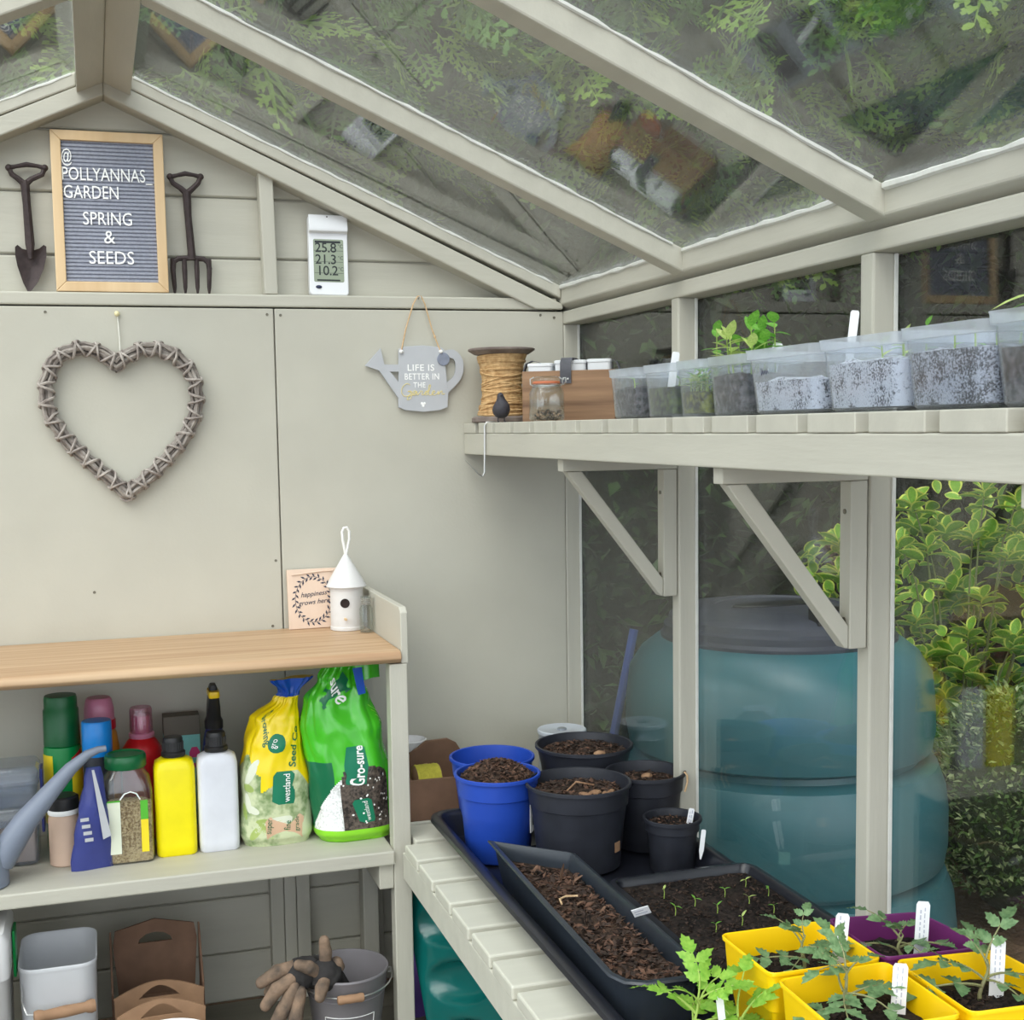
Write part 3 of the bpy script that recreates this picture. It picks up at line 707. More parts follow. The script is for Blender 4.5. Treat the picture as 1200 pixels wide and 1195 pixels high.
# --- wooden carry box with grey leather handle
t = thing('wooden_trug', 'brown wooden carry box with a riveted grey leather strap handle', 'box', (-0.075, -0.245, SH), rad(-32))
l, d, h, th = 0.176, 0.072, 0.094, 0.006
for nm, c in (('front_panel', (-l / 2, -d / 2, l / 2, -d / 2 + th)), ('back_panel', (-l / 2, d / 2 - th, l / 2, d / 2)), ('end_panel', (-l / 2, -d / 2 + th, -l / 2 + th, d / 2 - th)), ('end_panel', (l / 2 - th, -d / 2 + th, l / 2, d / 2 - th))):
    B().box(c[0], c[1], 0, c[2], c[3], h).build(nm, M['trug_wood'], t, None, bevel=0.001)
B().box(-l / 2 + th, -d / 2 + th, 0.001, l / 2 - th, d / 2 - th, 0.006).build('base', M['trug_wood'], t, None)
def strap(p0, yy, sg):
    pts = [(0.0, h - 0.03), (0.0, h - 0.002), (0.0, h + 0.014), (0.008, h + 0.022), (0.024, h + 0.0225)]
    return pts
rings = []
for x, y, z in ((-0.004, -d / 2 - 0.002, h - 0.024), (-0.004, -d / 2 - 0.0022, h), (-0.004, -d / 2 - 0.001, h + 0.015), (-0.003, -d / 2 + 0.006, h + 0.0225), (0.0, -0.008, h + 0.0225), (0.003, 0.016, h + 0.0195), (0.004, d / 2, h + 0.008), (0.004, d / 2 + 0.003, h - 0.004), (0.004, d / 2 + 0.003, h - 0.024)):
    wv = 0.021
    tn = {True: (0, 0.0013, 0), False: (0, 0, 0.0013)}[z < h + 0.016]
    rings.append([(x - wv / 2, y - tn[1], z - tn[2]), (x + wv / 2, y - tn[1], z - tn[2]), (x + wv / 2, y + tn[1], z + tn[2]), (x - wv / 2, y + tn[1], z + tn[2])])
st = B().loft(rings).build('strap_handle', M['leather'], t, 50)
for x in (-0.0085, 0.0005):
    B().sphere((x, -d / 2 - 0.0036, h - 0.016), (0.0021, 0.0012, 0.0021), 10, 6).build('rivet', M['steel'], st)
for sx in (-1, 1):
    rings = []
    for x, y, z in ((0.0, 0, h - 0.022), (0.001, 0, h + 0.004), (-0.004, 0, h + 0.016), (-0.016, 0, h + 0.021), (-0.03, 0, h + 0.017), (-0.036, 0, h + 0.008)):
        xx = sx * (l / 2 + 0.0025 + x); rings.append([(xx - 0.0012, -0.0085, z), (xx + 0.0012, -0.0085, z), (xx + 0.0012, 0.0085, z), (xx - 0.0012, 0.0085, z)])
    B().loft(rings).build('end_strap', M['leather'], t, 50)
ct = Matrix.Rotation(rad(-32), 3, 'Z')
for k, (x, y, ww, dd, hh, lab) in enumerate(((-0.0575, 0.002, 0.046, 0.046, 0.1030, 'short white card carton inside the wooden carry box'), (0.0, 0.004, 0.058, 0.046, 0.1075, 'long white card carton inside the wooden carry box, centre'), (0.0545, 0.004, 0.044, 0.042, 0.1085, 'white card carton at the window end of the carry box'))):
    p = Vector((-0.075, -0.245, SH + 0.0065)) + ct @ Vector((x, y, 0))
    bb = thing('white_carton', lab, 'carton', p, rad(-32), 'cartons in the carry box')
    B().loft([rrect(ww, dd, 0.006, 0), rrect(ww, dd, 0.006, hh - 0.006)]).build('carton_body', M['white_card'], bb, 40)
    B().loft([rrect(ww + 0.003, dd + 0.003, 0.007, hh - 0.0058), rrect(ww + 0.003, dd + 0.003, 0.007, hh - 0.001), rrect(ww - 0.002, dd - 0.002, 0.006, hh)]).build('carton_lid', M['white_card'], bb, 40)

# --- clip top jar of seeds
t = thing('clip_jar', 'small clip top glass jar of dried seed pods on the shelf', 'jar', (-0.158, -0.335, SH))
o_ = [(0.0195, 0), (0.026, 0.001), (0.0285, 0.005), (0.0285, 0.050), (0.0265, 0.057), (0.0235, 0.061), (0.0235, 0.067), (0.0225, 0.067), (0.0222, 0.061), (0.025, 0.056), (0.027, 0.050), (0.027, 0.006), (0.024, 0.003)]
def sq(r, z): return rrect(2 * r, 2 * r, r * 0.55, z, 5)
B().loft([sq(r, z) for r, z in o_]).build('glass_body', M['clear'], t, 50)
B().lathe([(0.0243, 0.067), (0.0248, 0.068), (0.0248, 0.0705), (0.0243, 0.0715)], 28).build('rubber_seal', M['rubber'], t)
B().lathe([(0.0235, 0.0716), (0.0248, 0.073), (0.0245, 0.0775), (0.019, 0.0805), (0.004, 0.0805)], 28).build('glass_lid', M['clear'], t)
b = B()
b.tube([(0.0242 * cos(a * pi / 12), 0.0242 * sin(a * pi / 12), 0.0635) for a in range(24)], 0.0009, 6, closed=True)
for k in (-1, 1):
    b.tube([(k * 0.0255, 0, 0.0635), (k * 0.0305, 0, 0.066), (k * 0.031, 0, 0.0755), (k * 0.024, 0, 0.079)], 0.0011, 6)
b.tube([(0.0305, -0.004, 0.066), (0.034, -0.009, 0.07), (0.034, -0.009, 0.078), (0.0305, -0.004, 0.0775)], 0.0011, 6)
b.build('wire_clip', M['steel'], t)
chips(240, lambda r: (r.uniform(-0.02, 0.02), r.uniform(-0.02, 0.02), 0.004 + 0.016 * r.random() * (0.6 + 0.4 * sin(r.random() * 6))), 0.008, [M['bark'], M['bulb'], M['bark_dark']], 3, t, 'seed_pods', 0.8)

# --- wire hook hanging over the shelf front
o = tag(B().tube([(0.030, 0.0, 0.0), (0.012, 0.0, 0.002), (0.0, 0.0, 0.001), (-0.004, 0, -0.006), (-0.004, 0, -0.02), (-0.0055, 0, -0.095), (-0.0095, 0, -0.1025), (-0.016, 0, -0.100), (-0.044, 0, -0.070)], [0.0014, 0.0019, 0.0019, 0.0019, 0.0019, 0.0019, 0.0019, 0.0018, 0.0008], 8).build('wire_hook', M['steel']), 'bent steel wire hook hanging from the front of the shelf', 'hook')
o.location = (-0.2185, -0.158, SH - 0.0005)

# --- plastic tubs of seedlings
def label_stick(loc, h, w, tilt, lean_, lab, yaw=0.0, marks=True, name='plant_label', group='white plant labels'):
    o = thing(name, lab, 'plant label', loc, yaw, group)
    R_ = Matrix.Rotation(tilt, 4, 'Y') @ Matrix.Rotation(lean_, 4, 'X')
    poly = [(-w / 2, h - w * 0.25), (-w * 0.36, h), (w * 0.36, h), (w / 2, h - w * 0.25), (w / 2, 0.01), (0.001, -0.004), (-0.001, -0.004), (-w / 2, 0.01)]
    B().prism(poly, -0.0005, 0.0005, 'y').build('strip', M['tag'], o, None).matrix_local = R_
    if marks:
        b = B(); r = random.Random(int(h * 1e4) + len(lab))
        for k in range(2):
            z = h * 0.35
            while z < h - w * 0.45:
                dz = r.uniform(0.003, 0.006); x = -w * 0.18 + k * w * 0.32
                b.box(x - 0.0005, -0.0008, z, x + 0.0005 + r.uniform(0, 0.0008), -0.00055, min(z + dz, h - 0.003)); z += dz + r.uniform(0.0015, 0.003)
        b.build('handwriting', M['pencil'], o, None).matrix_local = R_
    return o

def simple_leaf(l, w, fold=0.18, droop=0.2, n=6):
    """rounded leaf along +X, base at the origin"""
    vs = []; fs = []
    for i in range(n + 1):
        u = i / n; ww = w / 2 * (sin(pi * min(1, u ** 0.8)) ** 0.75 if 0 < u < 1 else 0.03)
        z = -droop * l * u * u
        vs += [(u * l, -ww, z + fold * ww), (u * l, 0, z), (u * l, ww, z + fold * ww)]
    for i in range(n):
        for j in (0, 1):
            a = i * 3 + j; fs.append((a, a + 3, a + 4, a + 1))
    return vs, fs

LEAFMESH = {}
def leafobj(parent, loc, yaw, pitch, l, w, m, fold=0.18, droop=0.2, roll=0.0):
    key = (m.name, round(w / l, 1), fold, droop)
    if key not in LEAFMESH:
        b = B(); b.add(*simple_leaf(1.0, w / l, fold, droop)); LEAFMESH[key] = b.mesh('leaf', m, 60)
    return put(LEAFMESH[key], 'leaf', parent, loc, Matrix.Rotation(yaw, 3, 'Z').to_4x4().to_3x3().to_euler() if False else (Matrix.Rotation(yaw, 3, 'Z') @ Matrix.Rotation(-pitch, 3, 'Y') @ Matrix.Rotation(roll, 3, 'X')).to_euler(), l)

def herb(parent, x, y, z, h, seed, n, l, m, stem):
    r = random.Random(seed); lean_ = (r.uniform(-0.15, 0.15), r.uniform(-0.15, 0.15))
    P_ = lambda u: (x + lean_[0] * h * u, y + lean_[1] * h * u, z + h * u)
    B().tube([P_(0), P_(0.5), P_(1)], [0.0011, 0.0010, 0.0007], 6).build('stem', stem, parent)
    for i in range(n):
        u = 0.35 + 0.65 * i / max(1, n - 1); a = i * 2.4 + r.uniform(-0.4, 0.4)
        leafobj(parent, P_(u), a, r.uniform(0.0, 0.7) + 0.5 * (u > 0.9), l * r.uniform(0.75, 1.15), l * 0.55, m)

def tub(lab, xc, yc, lx, ly, h, fill, fm, top_k=1.12, rz=0.0, r=0.012, grp=None, lip=0.012):
    t = thing('seedling_tub', lab, 'tub', (xc, yc, SH), rz, 'plastic tubs on the upper shelf')
    R_ = []
    for k, z, dr in ((0.94, 0.0, 0), (1.0, 0.004, 0), (1 + (top_k - 1) * 0.82, h - lip, 0), (1 + (top_k - 1) * 1.0 + 0.035, h - lip + 0.0015, 0)):
        R_.append(rrect(lx * k, ly * k, r, z))
    In = [rrect(lx * (1 + (top_k - 1) * 0.82) - 0.002, ly * (1 + (top_k - 1) * 0.82) - 0.002, r * 0.92, h - lip), rrect(lx - 0.002, ly - 0.002, r * 0.9, 0.0045), rrect(lx * 0.94 - 0.002, ly * 0.94 - 0.002, r * 0.9, 0.002)]
    B().loft(R_[:3] + In).build('tub_wall', M['tub'], t, 50)
    kt = 1 + (top_k - 1) * 1.0 + 0.03
    B().loft([R_[2], rrect(lx * kt, ly * kt, r, h - lip + 0.001), rrect(lx * (kt + 0.01), ly * (kt + 0.01), r, h - 0.002), rrect(lx * (kt + 0.03), ly * (kt + 0.03), r * 1.1, h), rrect(lx * kt - 0.001, ly * kt - 0.001, r, h), rrect(lx * kt - 0.003, ly * kt - 0.003, r, h - lip + 0.002), rrect(lx * (1 + (top_k - 1) * 0.82) - 0.0025, ly * (1 + (top_k - 1) * 0.82) - 0.0025, r * 0.9, h - lip)], False, False).build('tub_rim', M['tub_rim'], t, 50)
    k1 = 1 + (top_k - 1) * 0.82 * fill
    outl = [(p[0], p[1]) for p in rrect(lx * k1 - 0.005, ly * k1 - 0.005, r * 0.8, 0)]
    so = soil(outl, h * fill, 0.004, 0.003, int(abs(yc) * 100), 6, 'soil', fm, t, skirt=h * fill - 0.005)
    # draw the buried side of the soil to the tub taper
    for i in range(len(outl)):
        v = so.data.vertices[i]; v.co.x *= (lx - 0.006) / (lx * k1 - 0.005); v.co.y *= (ly - 0.006) / (ly * k1 - 0.005)
    return t
TH = 0.0755
t1 = tub('round cornered plastic tub of bare dark compost nearest the carry box', -0.150, -0.770, 0.080, 0.094, 0.0735, 0.60, M['compost'])
herb(t1, -0.028, -0.01, 0.045, 0.012, 3, 2, 0.010, M['pea'], M['lime_stem'])
t2 = tub('plastic tub of mossy green compost with a short white label', -0.152, -0.888, 0.074, 0.084, 0.074, 0.56, M['mossy'])
for k in range(5): herb(t2, -0.02 + 0.008 * k, -0.03 + 0.012 * k, 0.042, 0.010, k, 2, 0.008, M['pea'], M['lime_stem'])
label_stick((-0.172, -0.882, SH + 0.012), 0.080, 0.0105, rad(8), 0, 'white label in the mossy tub', rad(-20), False)
t3 = tub('plastic tub of olive mossy compost with a leafy herb against its wall', -0.150, -0.984, 0.072, 0.074, 0.0745, 0.42, M['moss_olive'])
for k in range(11):
    herb(t3, -0.027 + 0.006 * (k % 3), -0.026 + 0.005 * k, 0.03, 0.022 + 0.006 * (k % 3), 20 + k, 6, 0.015, M['pea'] if k % 3 else M['pale_leaf'], M['lime_stem'])
herb(t3, 0.005, 0.008, 0.03, 0.082, 41, 8, 0.022, M['pea'], M['lime_stem'])
t4 = tub('plastic tub of dark compost with tall green seedlings above its rim', -0.148, -1.086, 0.078, 0.084, 0.0745, 0.67, M['compost'])
for k, (x, y, h) in enumerate(((-0.022, 0.026, 0.052), (-0.010, -0.010, 0.062), (0.006, 0.012, 0.058), (-0.02, -0.028, 0.036), (0.018, -0.02, 0.066), (0.02, 0.028, 0.046), (-0.026, 0.006, 0.05), (0.0, 0.03, 0.044), (-0.004, -0.032, 0.042))):
    herb(t4, x, y, 0.048, h, 60 + k, 8, 0.026, M['pea'] if k % 3 else M['pale_leaf'], M['lime_stem'])
label_stick((-0.140, -1.106, SH + 0.034), 0.058, 0.0125, rad(14), rad(-10), 'short white label leaning at the corner of the tub of tall seedlings', rad(-20), False)
t5 = tub('long frosted tub half full with pale speckled compost and a tall label', -0.142, -1.236, 0.105, 0.148, 0.0755, 0.50, M['perlite'], r=0.02)
label_stick((-0.128, -1.262, SH + 0.035), 0.080, 0.0095, rad(6), 0, 'tall narrow white label standing in the half full long tub', rad(-25), False)
q = stroke([(0, 0, 0.008), (0.001, 0, 0.0), (0.004, 0, 0.006), (0.006, 0, 0.001), (0.009, 0, 0.006), (0.011, 0, 0.001), (0.014, 0, 0.005), (0.017, 0, 0.002)], 3)
o = B().tube(q, 0.0005, 5).build('handwriting', M['ink'], t5); o.matrix_local = Matrix.Translation((-0.0612, 0.034, 0.045)) @ Matrix.Rotation(-pi / 2, 4, 'Z')
t6 = tub('long frosted tub nearly full of pale speckled compost with a seedling', -0.142, -1.392, 0.105, 0.137, 0.0765, 0.66, M['perlite'], r=0.02)
for k, (x, y, h) in enumerate(((0.02, 0.03, 0.028), (0.01, -0.02, 0.036), (-0.02, 0.01, 0.02), (-0.03, -0.04, 0.018))): herb(t6, x, y, 0.05, h, 80 + k, 3, 0.014, M['pea'] if k % 2 else M['pale_leaf'], M['lime_stem'])
t7 = tub('long frosted tub of dark streaked compost next to the last tub', -0.142, -1.528, 0.105, 0.120, 0.078, 0.70, M['perlite2'], r=0.02)
for k in range(5): herb(t7, -0.02 + 0.012 * k, 0.03 - 0.015 * k, 0.053, 0.022, 90 + k, 2, 0.012, M['pea'], M['lime_stem'])
t8 = tub('tall tub of brown compost with long leaves at the frame edge', -0.140, -1.662, 0.11, 0.128, 0.083, 0.62, M['compost'], r=0.018)
for k in range(9):
    a = k * 0.8; l_ = 0.055 + 0.01 * (k % 3)
    herb(t8, -0.01 + 0.004 * (k % 4), -0.01 + 0.01 * (k % 5), 0.05, 0.04 + 0.004 * (k % 3), 120 + k, 1, 0.01, M['pea'], M['lime_stem'])
    leafobj(t8, (-0.01 + 0.004 * (k % 4), -0.01 + 0.01 * (k % 5), 0.088), a, 0.55, l_, 0.012, M['pea'] if k % 2 else M['pale_leaf'], 0.3, 0.75)

# ================================================================== ON THE WORKTOP
WT = 0.7692
t = thing('wooden_plaque', 'small blush wooden plaque with a printed leaf wreath on the worktop', 'plaque', (-0.541, -0.022, WT), rad(2))
pm = Matrix.Rotation(rad(-6), 4, 'X')
B().box(-0.05, -0.004, 0, 0.05, 0.004, 0.118).build('board', M['blush_wood'], t, None, bevel=0.001).matrix_local = pm
o = B().tube([(-0.041, -0.0055, 0.1075), (-0.02, -0.0058, 0.109), (0.02, -0.0058, 0.1125), (0.041, -0.0055, 0.1125)], 0.0016, 6).build('twine_hanger', M['blush_wood'], t); o.matrix_local = pm
b = B()
b.tube([(0.036 * cos(a * pi / 30), -0.0043, 0.057 + 0.045 * sin(a * pi / 30)) for a in range(60)], 0.0004, 4, closed=True)
o = b.build('wreath_ring', M['ink'], t); o.matrix_local = pm
b = B(); rnd = random.Random(2)
for k in range(48):
    a = 2 * pi * k / 48; rr_ = 1.0
    p = Vector((0.036 * cos(a), -0.0043, 0.057 + 0.045 * sin(a)))
    dirv = Vector((-sin(a), 0, cos(a) * 1.2)).normalized(); nv = Vector((cos(a), 0, sin(a)))
    d_ = (dirv + nv * (1.1 if k % 2 else -1.1)).normalized(); sd = Vector((d_.z, 0, -d_.x))
    l_ = rnd.uniform(0.0085, 0.0115)
    b.add([p, p + d_ * l_ * 0.5 + sd * 0.0019, p + d_ * l_, p + d_ * l_ * 0.5 - sd * 0.0019], [(0, 1, 2, 3)])
o = b.build('wreath_print', M['ink'], t, None, kind='stuff'); o.matrix_local = pm
for txt, z in (('happiness', 0.064), ('grows here', 0.048)):
    me = text_mesh(txt, 0.0135, M['ink'], shear=0.35, extrude=0.0001, thin=0.00005, spacing=1.0)
    o = put(me, 'lettering', t); o.matrix_local = pm @ Matrix.Translation((0.001, -0.0044, z)) @ Matrix.Rotation(pi / 2, 4, 'X') @ Matrix.Rotation(rad(4), 4, 'Z')

t = thing('birdhouse', 'white wooden birdhouse with a cone roof and rope loop on the worktop', 'birdhouse', (-0.4815, -0.058, WT))
B().lathe([(0.032, 0), (0.0335, 0.001), (0.0335, 0.006), (0.0325, 0.008), (0.0325, 0.078), (0.033, 0.079), (0.033, 0.086), (0.02, 0.088)], 18).build('body', M['birdhouse'], t, 25)
B().lathe([(0.0385, 0.0845), (0.0395, 0.086), (0.030, 0.104), (0.004, 0.1475), (0.001, 0.149)], 36).build('cone_roof', M['birdhouse'], t)
o = B().lathe([(0.0088, 0), (0.0092, 0.001), (0.0088, 0.0016), (0.008, 0.0012)], 20).build('entrance_hole', M['hole'], t); o.matrix_local = Matrix.Translation((-0.009, -0.0302, 0.055)) @ Matrix.Rotation(rad(-16), 4, 'Z') @ Matrix.Rotation(pi / 2, 4, 'X')
o = B().lathe([(0.0026, 0), (0.0028, 0.009), (0.002, 0.010)], 10).build('perch', M['pine'], t); o.matrix_local = Matrix.Translation((-0.0095, -0.0305, 0.0245)) @ Matrix.Rotation(pi / 2, 4, 'X')
B().tube([(0.0, 0, 0.146), (0.004, 0, 0.158), (0.0085, 0, 0.178), (0.0085, 0, 0.193), (0.004, 0, 0.2005), (-0.002, 0, 0.1995), (-0.0055, 0, 0.192), (-0.0045, 0, 0.176), (-0.001, 0, 0.156), (0.0, 0, 0.146)], 0.0027, 8).build('rope_loop', M['rope'], t)
t = thing('glass_vial', 'little clear glass bottle standing beside the white birdhouse', 'bottle', (-0.4545, -0.113, WT))
B().lathe([(0.008, 0), (0.0125, 0.001), (0.013, 0.003), (0.013, 0.046), (0.009, 0.054), (0.0085, 0.066), (0.0105, 0.067), (0.0105, 0.070), (0.0078, 0.070), (0.0075, 0.055), (0.0118, 0.046), (0.0118, 0.003), (0.006, 0.002)], 24).build('glass', M['clear'], t)
b = B()
for z in (0.056, 0.0592, 0.0624, 0.0655): b.tube([(0.0098 * cos(a * pi / 10), 0.0098 * sin(a * pi / 10), z) for a in range(20)], 0.0008, 5, closed=True)
b.build('wire_neck', M['steel'], t)

# ================================================================== SHELF UNDER THE WORKTOP
MS = 0.4102
def col(n, c, r=0.4, **k):
    M[n] = mat(n, c, r, k.pop('var', 0.05), k.pop('scale', 20), **k); return M[n]
col('bottle_green', s(0, 132, 62), 0.35); col('cap_green', s(10, 92, 48), 0.35); col('label_yellow', s(240, 214, 40), 0.5); col('label_red', s(206, 40, 44), 0.5)
col('cap_blue', s(24, 132, 216), 0.3); col('label_black', s(30, 34, 44), 0.5); col('orange_body', s(206, 140, 50), 0.4); col('collar_red', s(190, 24, 44), 0.35)
col('cap_pink', s(196, 124, 152), 0.3); col('bottle_red', s(184, 24, 32), 0.35); col('card_teal', s(130, 200, 196), 0.6); col('card_brown', s(104, 98, 88), 0.7)
col('pink_print', s(214, 70, 130), 0.6); col('bottle_yellow', s(240, 224, 8), 0.35); col('bottle_white', s(216, 218, 226), 0.35); col('cap_black', s(34, 34, 36), 0.4)
col('navy_plastic', s(26, 32, 92), 0.35); col('lid_green', s(18, 92, 52), 0.3); col('grey_spout', s(122, 130, 146), 0.4); col('packet_blue', s(58, 66, 132), 0.4)
col('label_pale', s(222, 226, 206), 0.6); col('label_lime', s(84, 176, 50), 0.5); col('box_beige', s(206, 178, 158), 0.8); col('cap_yellow', s(234, 196, 34), 0.35)
M['seed'] = speckle('grass_seed', s(120, 92, 52), s(210, 186, 140), 240, 0.48, 0.12)
M['clear_pink'] = glassmat('clear_pink_cap', (0.95, 0.80, 0.86), dust=0.12, dustcol=(0.85, 0.6, 0.7), f0=0.06)
M['clear_box'] = glassmat('clear_box_plastic', (0.86, 0.89, 0.93), dust=0.14, dustcol=(0.75, 0.78, 0.85), dscale=20)
M['clear_jar'] = glassmat('clear_jar_plastic', (0.93, 0.94, 0.95), dust=0.03, f0=0.06)

def patch(r, a0, a1, z0, z1, n=14, t_=0.0006, zf=None):
    b = B(); rings = []
    for i in range(n + 1):
        a = rad(a0 + (a1 - a0) * i / n); c_, s_ = cos(a), sin(a)
        za, zb = (z0, z1) if zf is None else zf(i / n)
        rings.append([(r * c_, r * s_, za), ((r + t_) * c_, (r + t_) * s_, za), ((r + t_) * c_, (r + t_) * s_, zb), (r * c_, r * s_, zb)])
    return b.loft(rings)
# green bottle
t = thing('green_bottle', 'tall green bottle with a dark green cap on the shelf', 'bottle', (-1.022, -0.12, MS))
B().lathe([(0.028, 0), (0.0325, 0.002), (0.033, 0.006), (0.033, 0.184), (0.0315, 0.189), (0.028, 0.191)], 32).build('body', M['bottle_green'], t)
B().lathe([(0.0315, 0.1912), (0.0320, 0.1915), (0.0310, 0.255), (0.029, 0.258), (0.029, 0.275), (0.0275, 0.2805), (0.022, 0.281)], 32).build('cap', M['cap_green'], t)
patch(0.0331, -175, -120, 0.05, 0.176).build('label_strip', M['label_yellow'], t)
patch(0.0331, -62, -5, 0.05, 0.182, zf=lambda u: (0.05, 0.165 + 0.02 * u)).build('label_strip', M['label_yellow'], t)
patch(0.0338, -62, -22, 0.15, 0.18, zf=lambda u: (0.142 + 0.018 * u, 0.170 + 0.014 * u)).build('label_strip', M['label_red'], t)
patch(0.0338, -60, -30, 0.03, 0.07).build('label_strip', M['label_pale'], t)
# pink capped bottle
t = thing('pink_cap_bottle', 'orange bottle with a pink cap and red collar at the back', 'bottle', (-0.956, -0.075, MS))
B().lathe([(0.03, 0), (0.034, 0.003), (0.034, 0.17), (0.030, 0.196), (0.026, 0.203)], 28).build('body', M['orange_body'], t)
B().lathe([(0.0285, 0.2032), (0.0295, 0.2045), (0.0295, 0.220), (0.0285, 0.2215)], 28).build('collar', M['collar_red'], t)
B().lathe([(0.0275, 0.2217), (0.0268, 0.243), (0.0235, 0.259), (0.0205, 0.2625), (0.015, 0.263)], 28).build('cap', M['cap_pink'], t)
# blue spray can
t = thing('blue_cap_can', 'spray can with a bright blue cap and black label', 'spray can', (-0.961, -0.172, MS))
B().lathe([(0.024, 0), (0.0255, 0.002), (0.0255, 0.174), (0.024, 0.178)], 28).build('body', M['label_black'], t)
B().lathe([(0.0258, 0.1782), (0.0262, 0.1795), (0.0262, 0.2375), (0.0245, 0.2405), (0.012, 0.241)], 28).build('cap', M['cap_blue'], t)
for k, (a0, a1) in enumerate(((-112, -106), (-100, -94), (-88, -80), (-74, -66))):
    patch(0.0256, a0, a1, 0.03 + 0.01 * (k % 2), 0.15 - 0.012 * k, 3).build('label_print', M['slate'], t)
# red bottle
t = thing('red_bottle', 'round red bottle with a clear pink measuring cap', 'bottle', (-0.882, -0.10, MS))
B().lathe([(0.033, 0), (0.037, 0.003), (0.0375, 0.155), (0.0355, 0.168), (0.026, 0.182), (0.0215, 0.186), (0.0215, 0.192)], 32).build('body', M['bottle_red'], t)
B().lathe([(0.0225, 0.187), (0.0232, 0.188), (0.0232, 0.195), (0.021, 0.1965)], 28).build('cap_ring', M['cap_pink'], t)
B().lathe([(0.0212, 0.1967), (0.0205, 0.240), (0.0185, 0.2435), (0.0185, 0.2425), (0.0195, 0.239), (0.020, 0.1968)], 28, cap0=False).build('measuring_cap', M['clear_pink'], t)
B().lathe([(0.0165, 0.192), (0.0165, 0.226), (0.014, 0.229)], 24).build('inner_cap', M['cap_pink'], t)
# teal card box
t = thing('teal_carton', 'teal card box with a pink print behind the yellow bottle', 'box', (-0.807, -0.05, MS))
B().box(-0.0335, -0.02, 0, 0.0335, 0.02, 0.198).build('carton', M['card_teal'], t, None, bevel=0.001)
B().box(-0.0338, -0.0203, 0.176, 0.0338, 0.0203, 0.2135).build('carton_top', M['card_brown'], t, None, bevel=0.001)
b = B(); b.prism([(0.012, 0.142), (0.017, 0.152), (0.027, 0.152), (0.032, 0.142), (0.031, 0.112), (0.013, 0.112)], -0.0206, -0.0202, 'y'); b.build('carton_print', M['pink_print'], t, None)
B().prism([(0.0165, 0.132), (0.0275, 0.132), (0.0275, 0.121), (0.0165, 0.121)], -0.0209, -0.0206, 'y').build('carton_print', M['card_teal'], t, None)
# two square bottles
def square_bottle(nm, lab, x, y, bm, dz):
    t = thing(nm, lab, 'bottle', (x, y, MS))
    R_ = [(0.064, 0.046, 0.010, 0), (0.070, 0.050, 0.012, 0.003), (0.071, 0.050, 0.012, 0.02), (0.071, 0.050, 0.012, 0.155 + dz), (0.066, 0.047, 0.014, 0.168 + dz), (0.050, 0.042, 0.018, 0.1735 + dz), (0.034, 0.034, 0.0168, 0.175 + dz), (0.030, 0.030, 0.0148, 0.182 + dz)]
    B().loft([rrect(a, c, r, z, 5) for a, c, r, z in R_]).build('body', bm, t, 45)
    b = B().lathe([(0.0205, 0.1765 + dz), (0.0212, 0.1775 + dz), (0.0212, 0.184 + dz), (0.0195, 0.186 + dz), (0.0182, 0.187 + dz), (0.0172, 0.203 + dz), (0.0172, 0.208 + dz), (0.0155, 0.211 + dz), (0.004, 0.2112 + dz)], 28)
    cp = b.build('screw_cap', M['cap_black'], t)
    for k in range(24):
        a = 2 * pi * k / 24; B().box(-0.0008, -0.0008, 0, 0.0008, 0.0008, 0.014).build('cap_rib', M['cap_black'], cp, None).location = (0.0176 * cos(a), 0.0176 * sin(a), 0.188 + dz) if k < 24 else None
    return t
square_bottle('yellow_bottle', 'square yellow bottle with a black screw cap', -0.832, -0.222, M['bottle_yellow'], 0.0)
square_bottle('white_bottle', 'square white bottle with a black screw cap', -0.757, -0.222, M['bottle_white'], 0.003)
# navy trigger spray
t = thing('navy_spray_bottle', 'navy blue spray bottle with a yellow and black nozzle', 'spray bottle', (-0.752, -0.13, MS))
B().loft([rrect(a, c, r, z, 5) for a, c, r, z in ((0.05, 0.04, 0.012, 0), (0.056, 0.044, 0.014, 0.004), (0.056, 0.044, 0.014, 0.11), (0.050, 0.040, 0.015, 0.14), (0.038, 0.034, 0.015, 0.185), (0.030, 0.028, 0.0135, 0.20))]).build('body', M['navy_plastic'], t, 50)
B().loft([rrect(a, c, r, z, 4, cy=cy) for a, c, r, z, cy in ((0.034, 0.032, 0.014, 0.2002, 0), (0.034, 0.034, 0.014, 0.214, 0), (0.026, 0.036, 0.011, 0.222, -0.002), (0.022, 0.05, 0.008, 0.245, -0.008), (0.018, 0.056, 0.007, 0.262, -0.01))]).build('trigger_head', M['cap_black'], t, 50)
B().loft([rrect(a, c, 0.006, z, 4, cy=-0.012) for a, c, z in ((0.019, 0.05, 0.2622), (0.021, 0.054, 0.266), (0.019, 0.05, 0.274))]).build('nozzle_band', M['cap_yellow'], t, 50)
B().loft([rrect(a, 0.03, 0.005, z, 4, cy=-0.008) for a, z in ((0.014, 0.2742), (0.015, 0.278), (0.010, 0.284))]).build('nozzle_tip', M['cap_black'], t, 50)
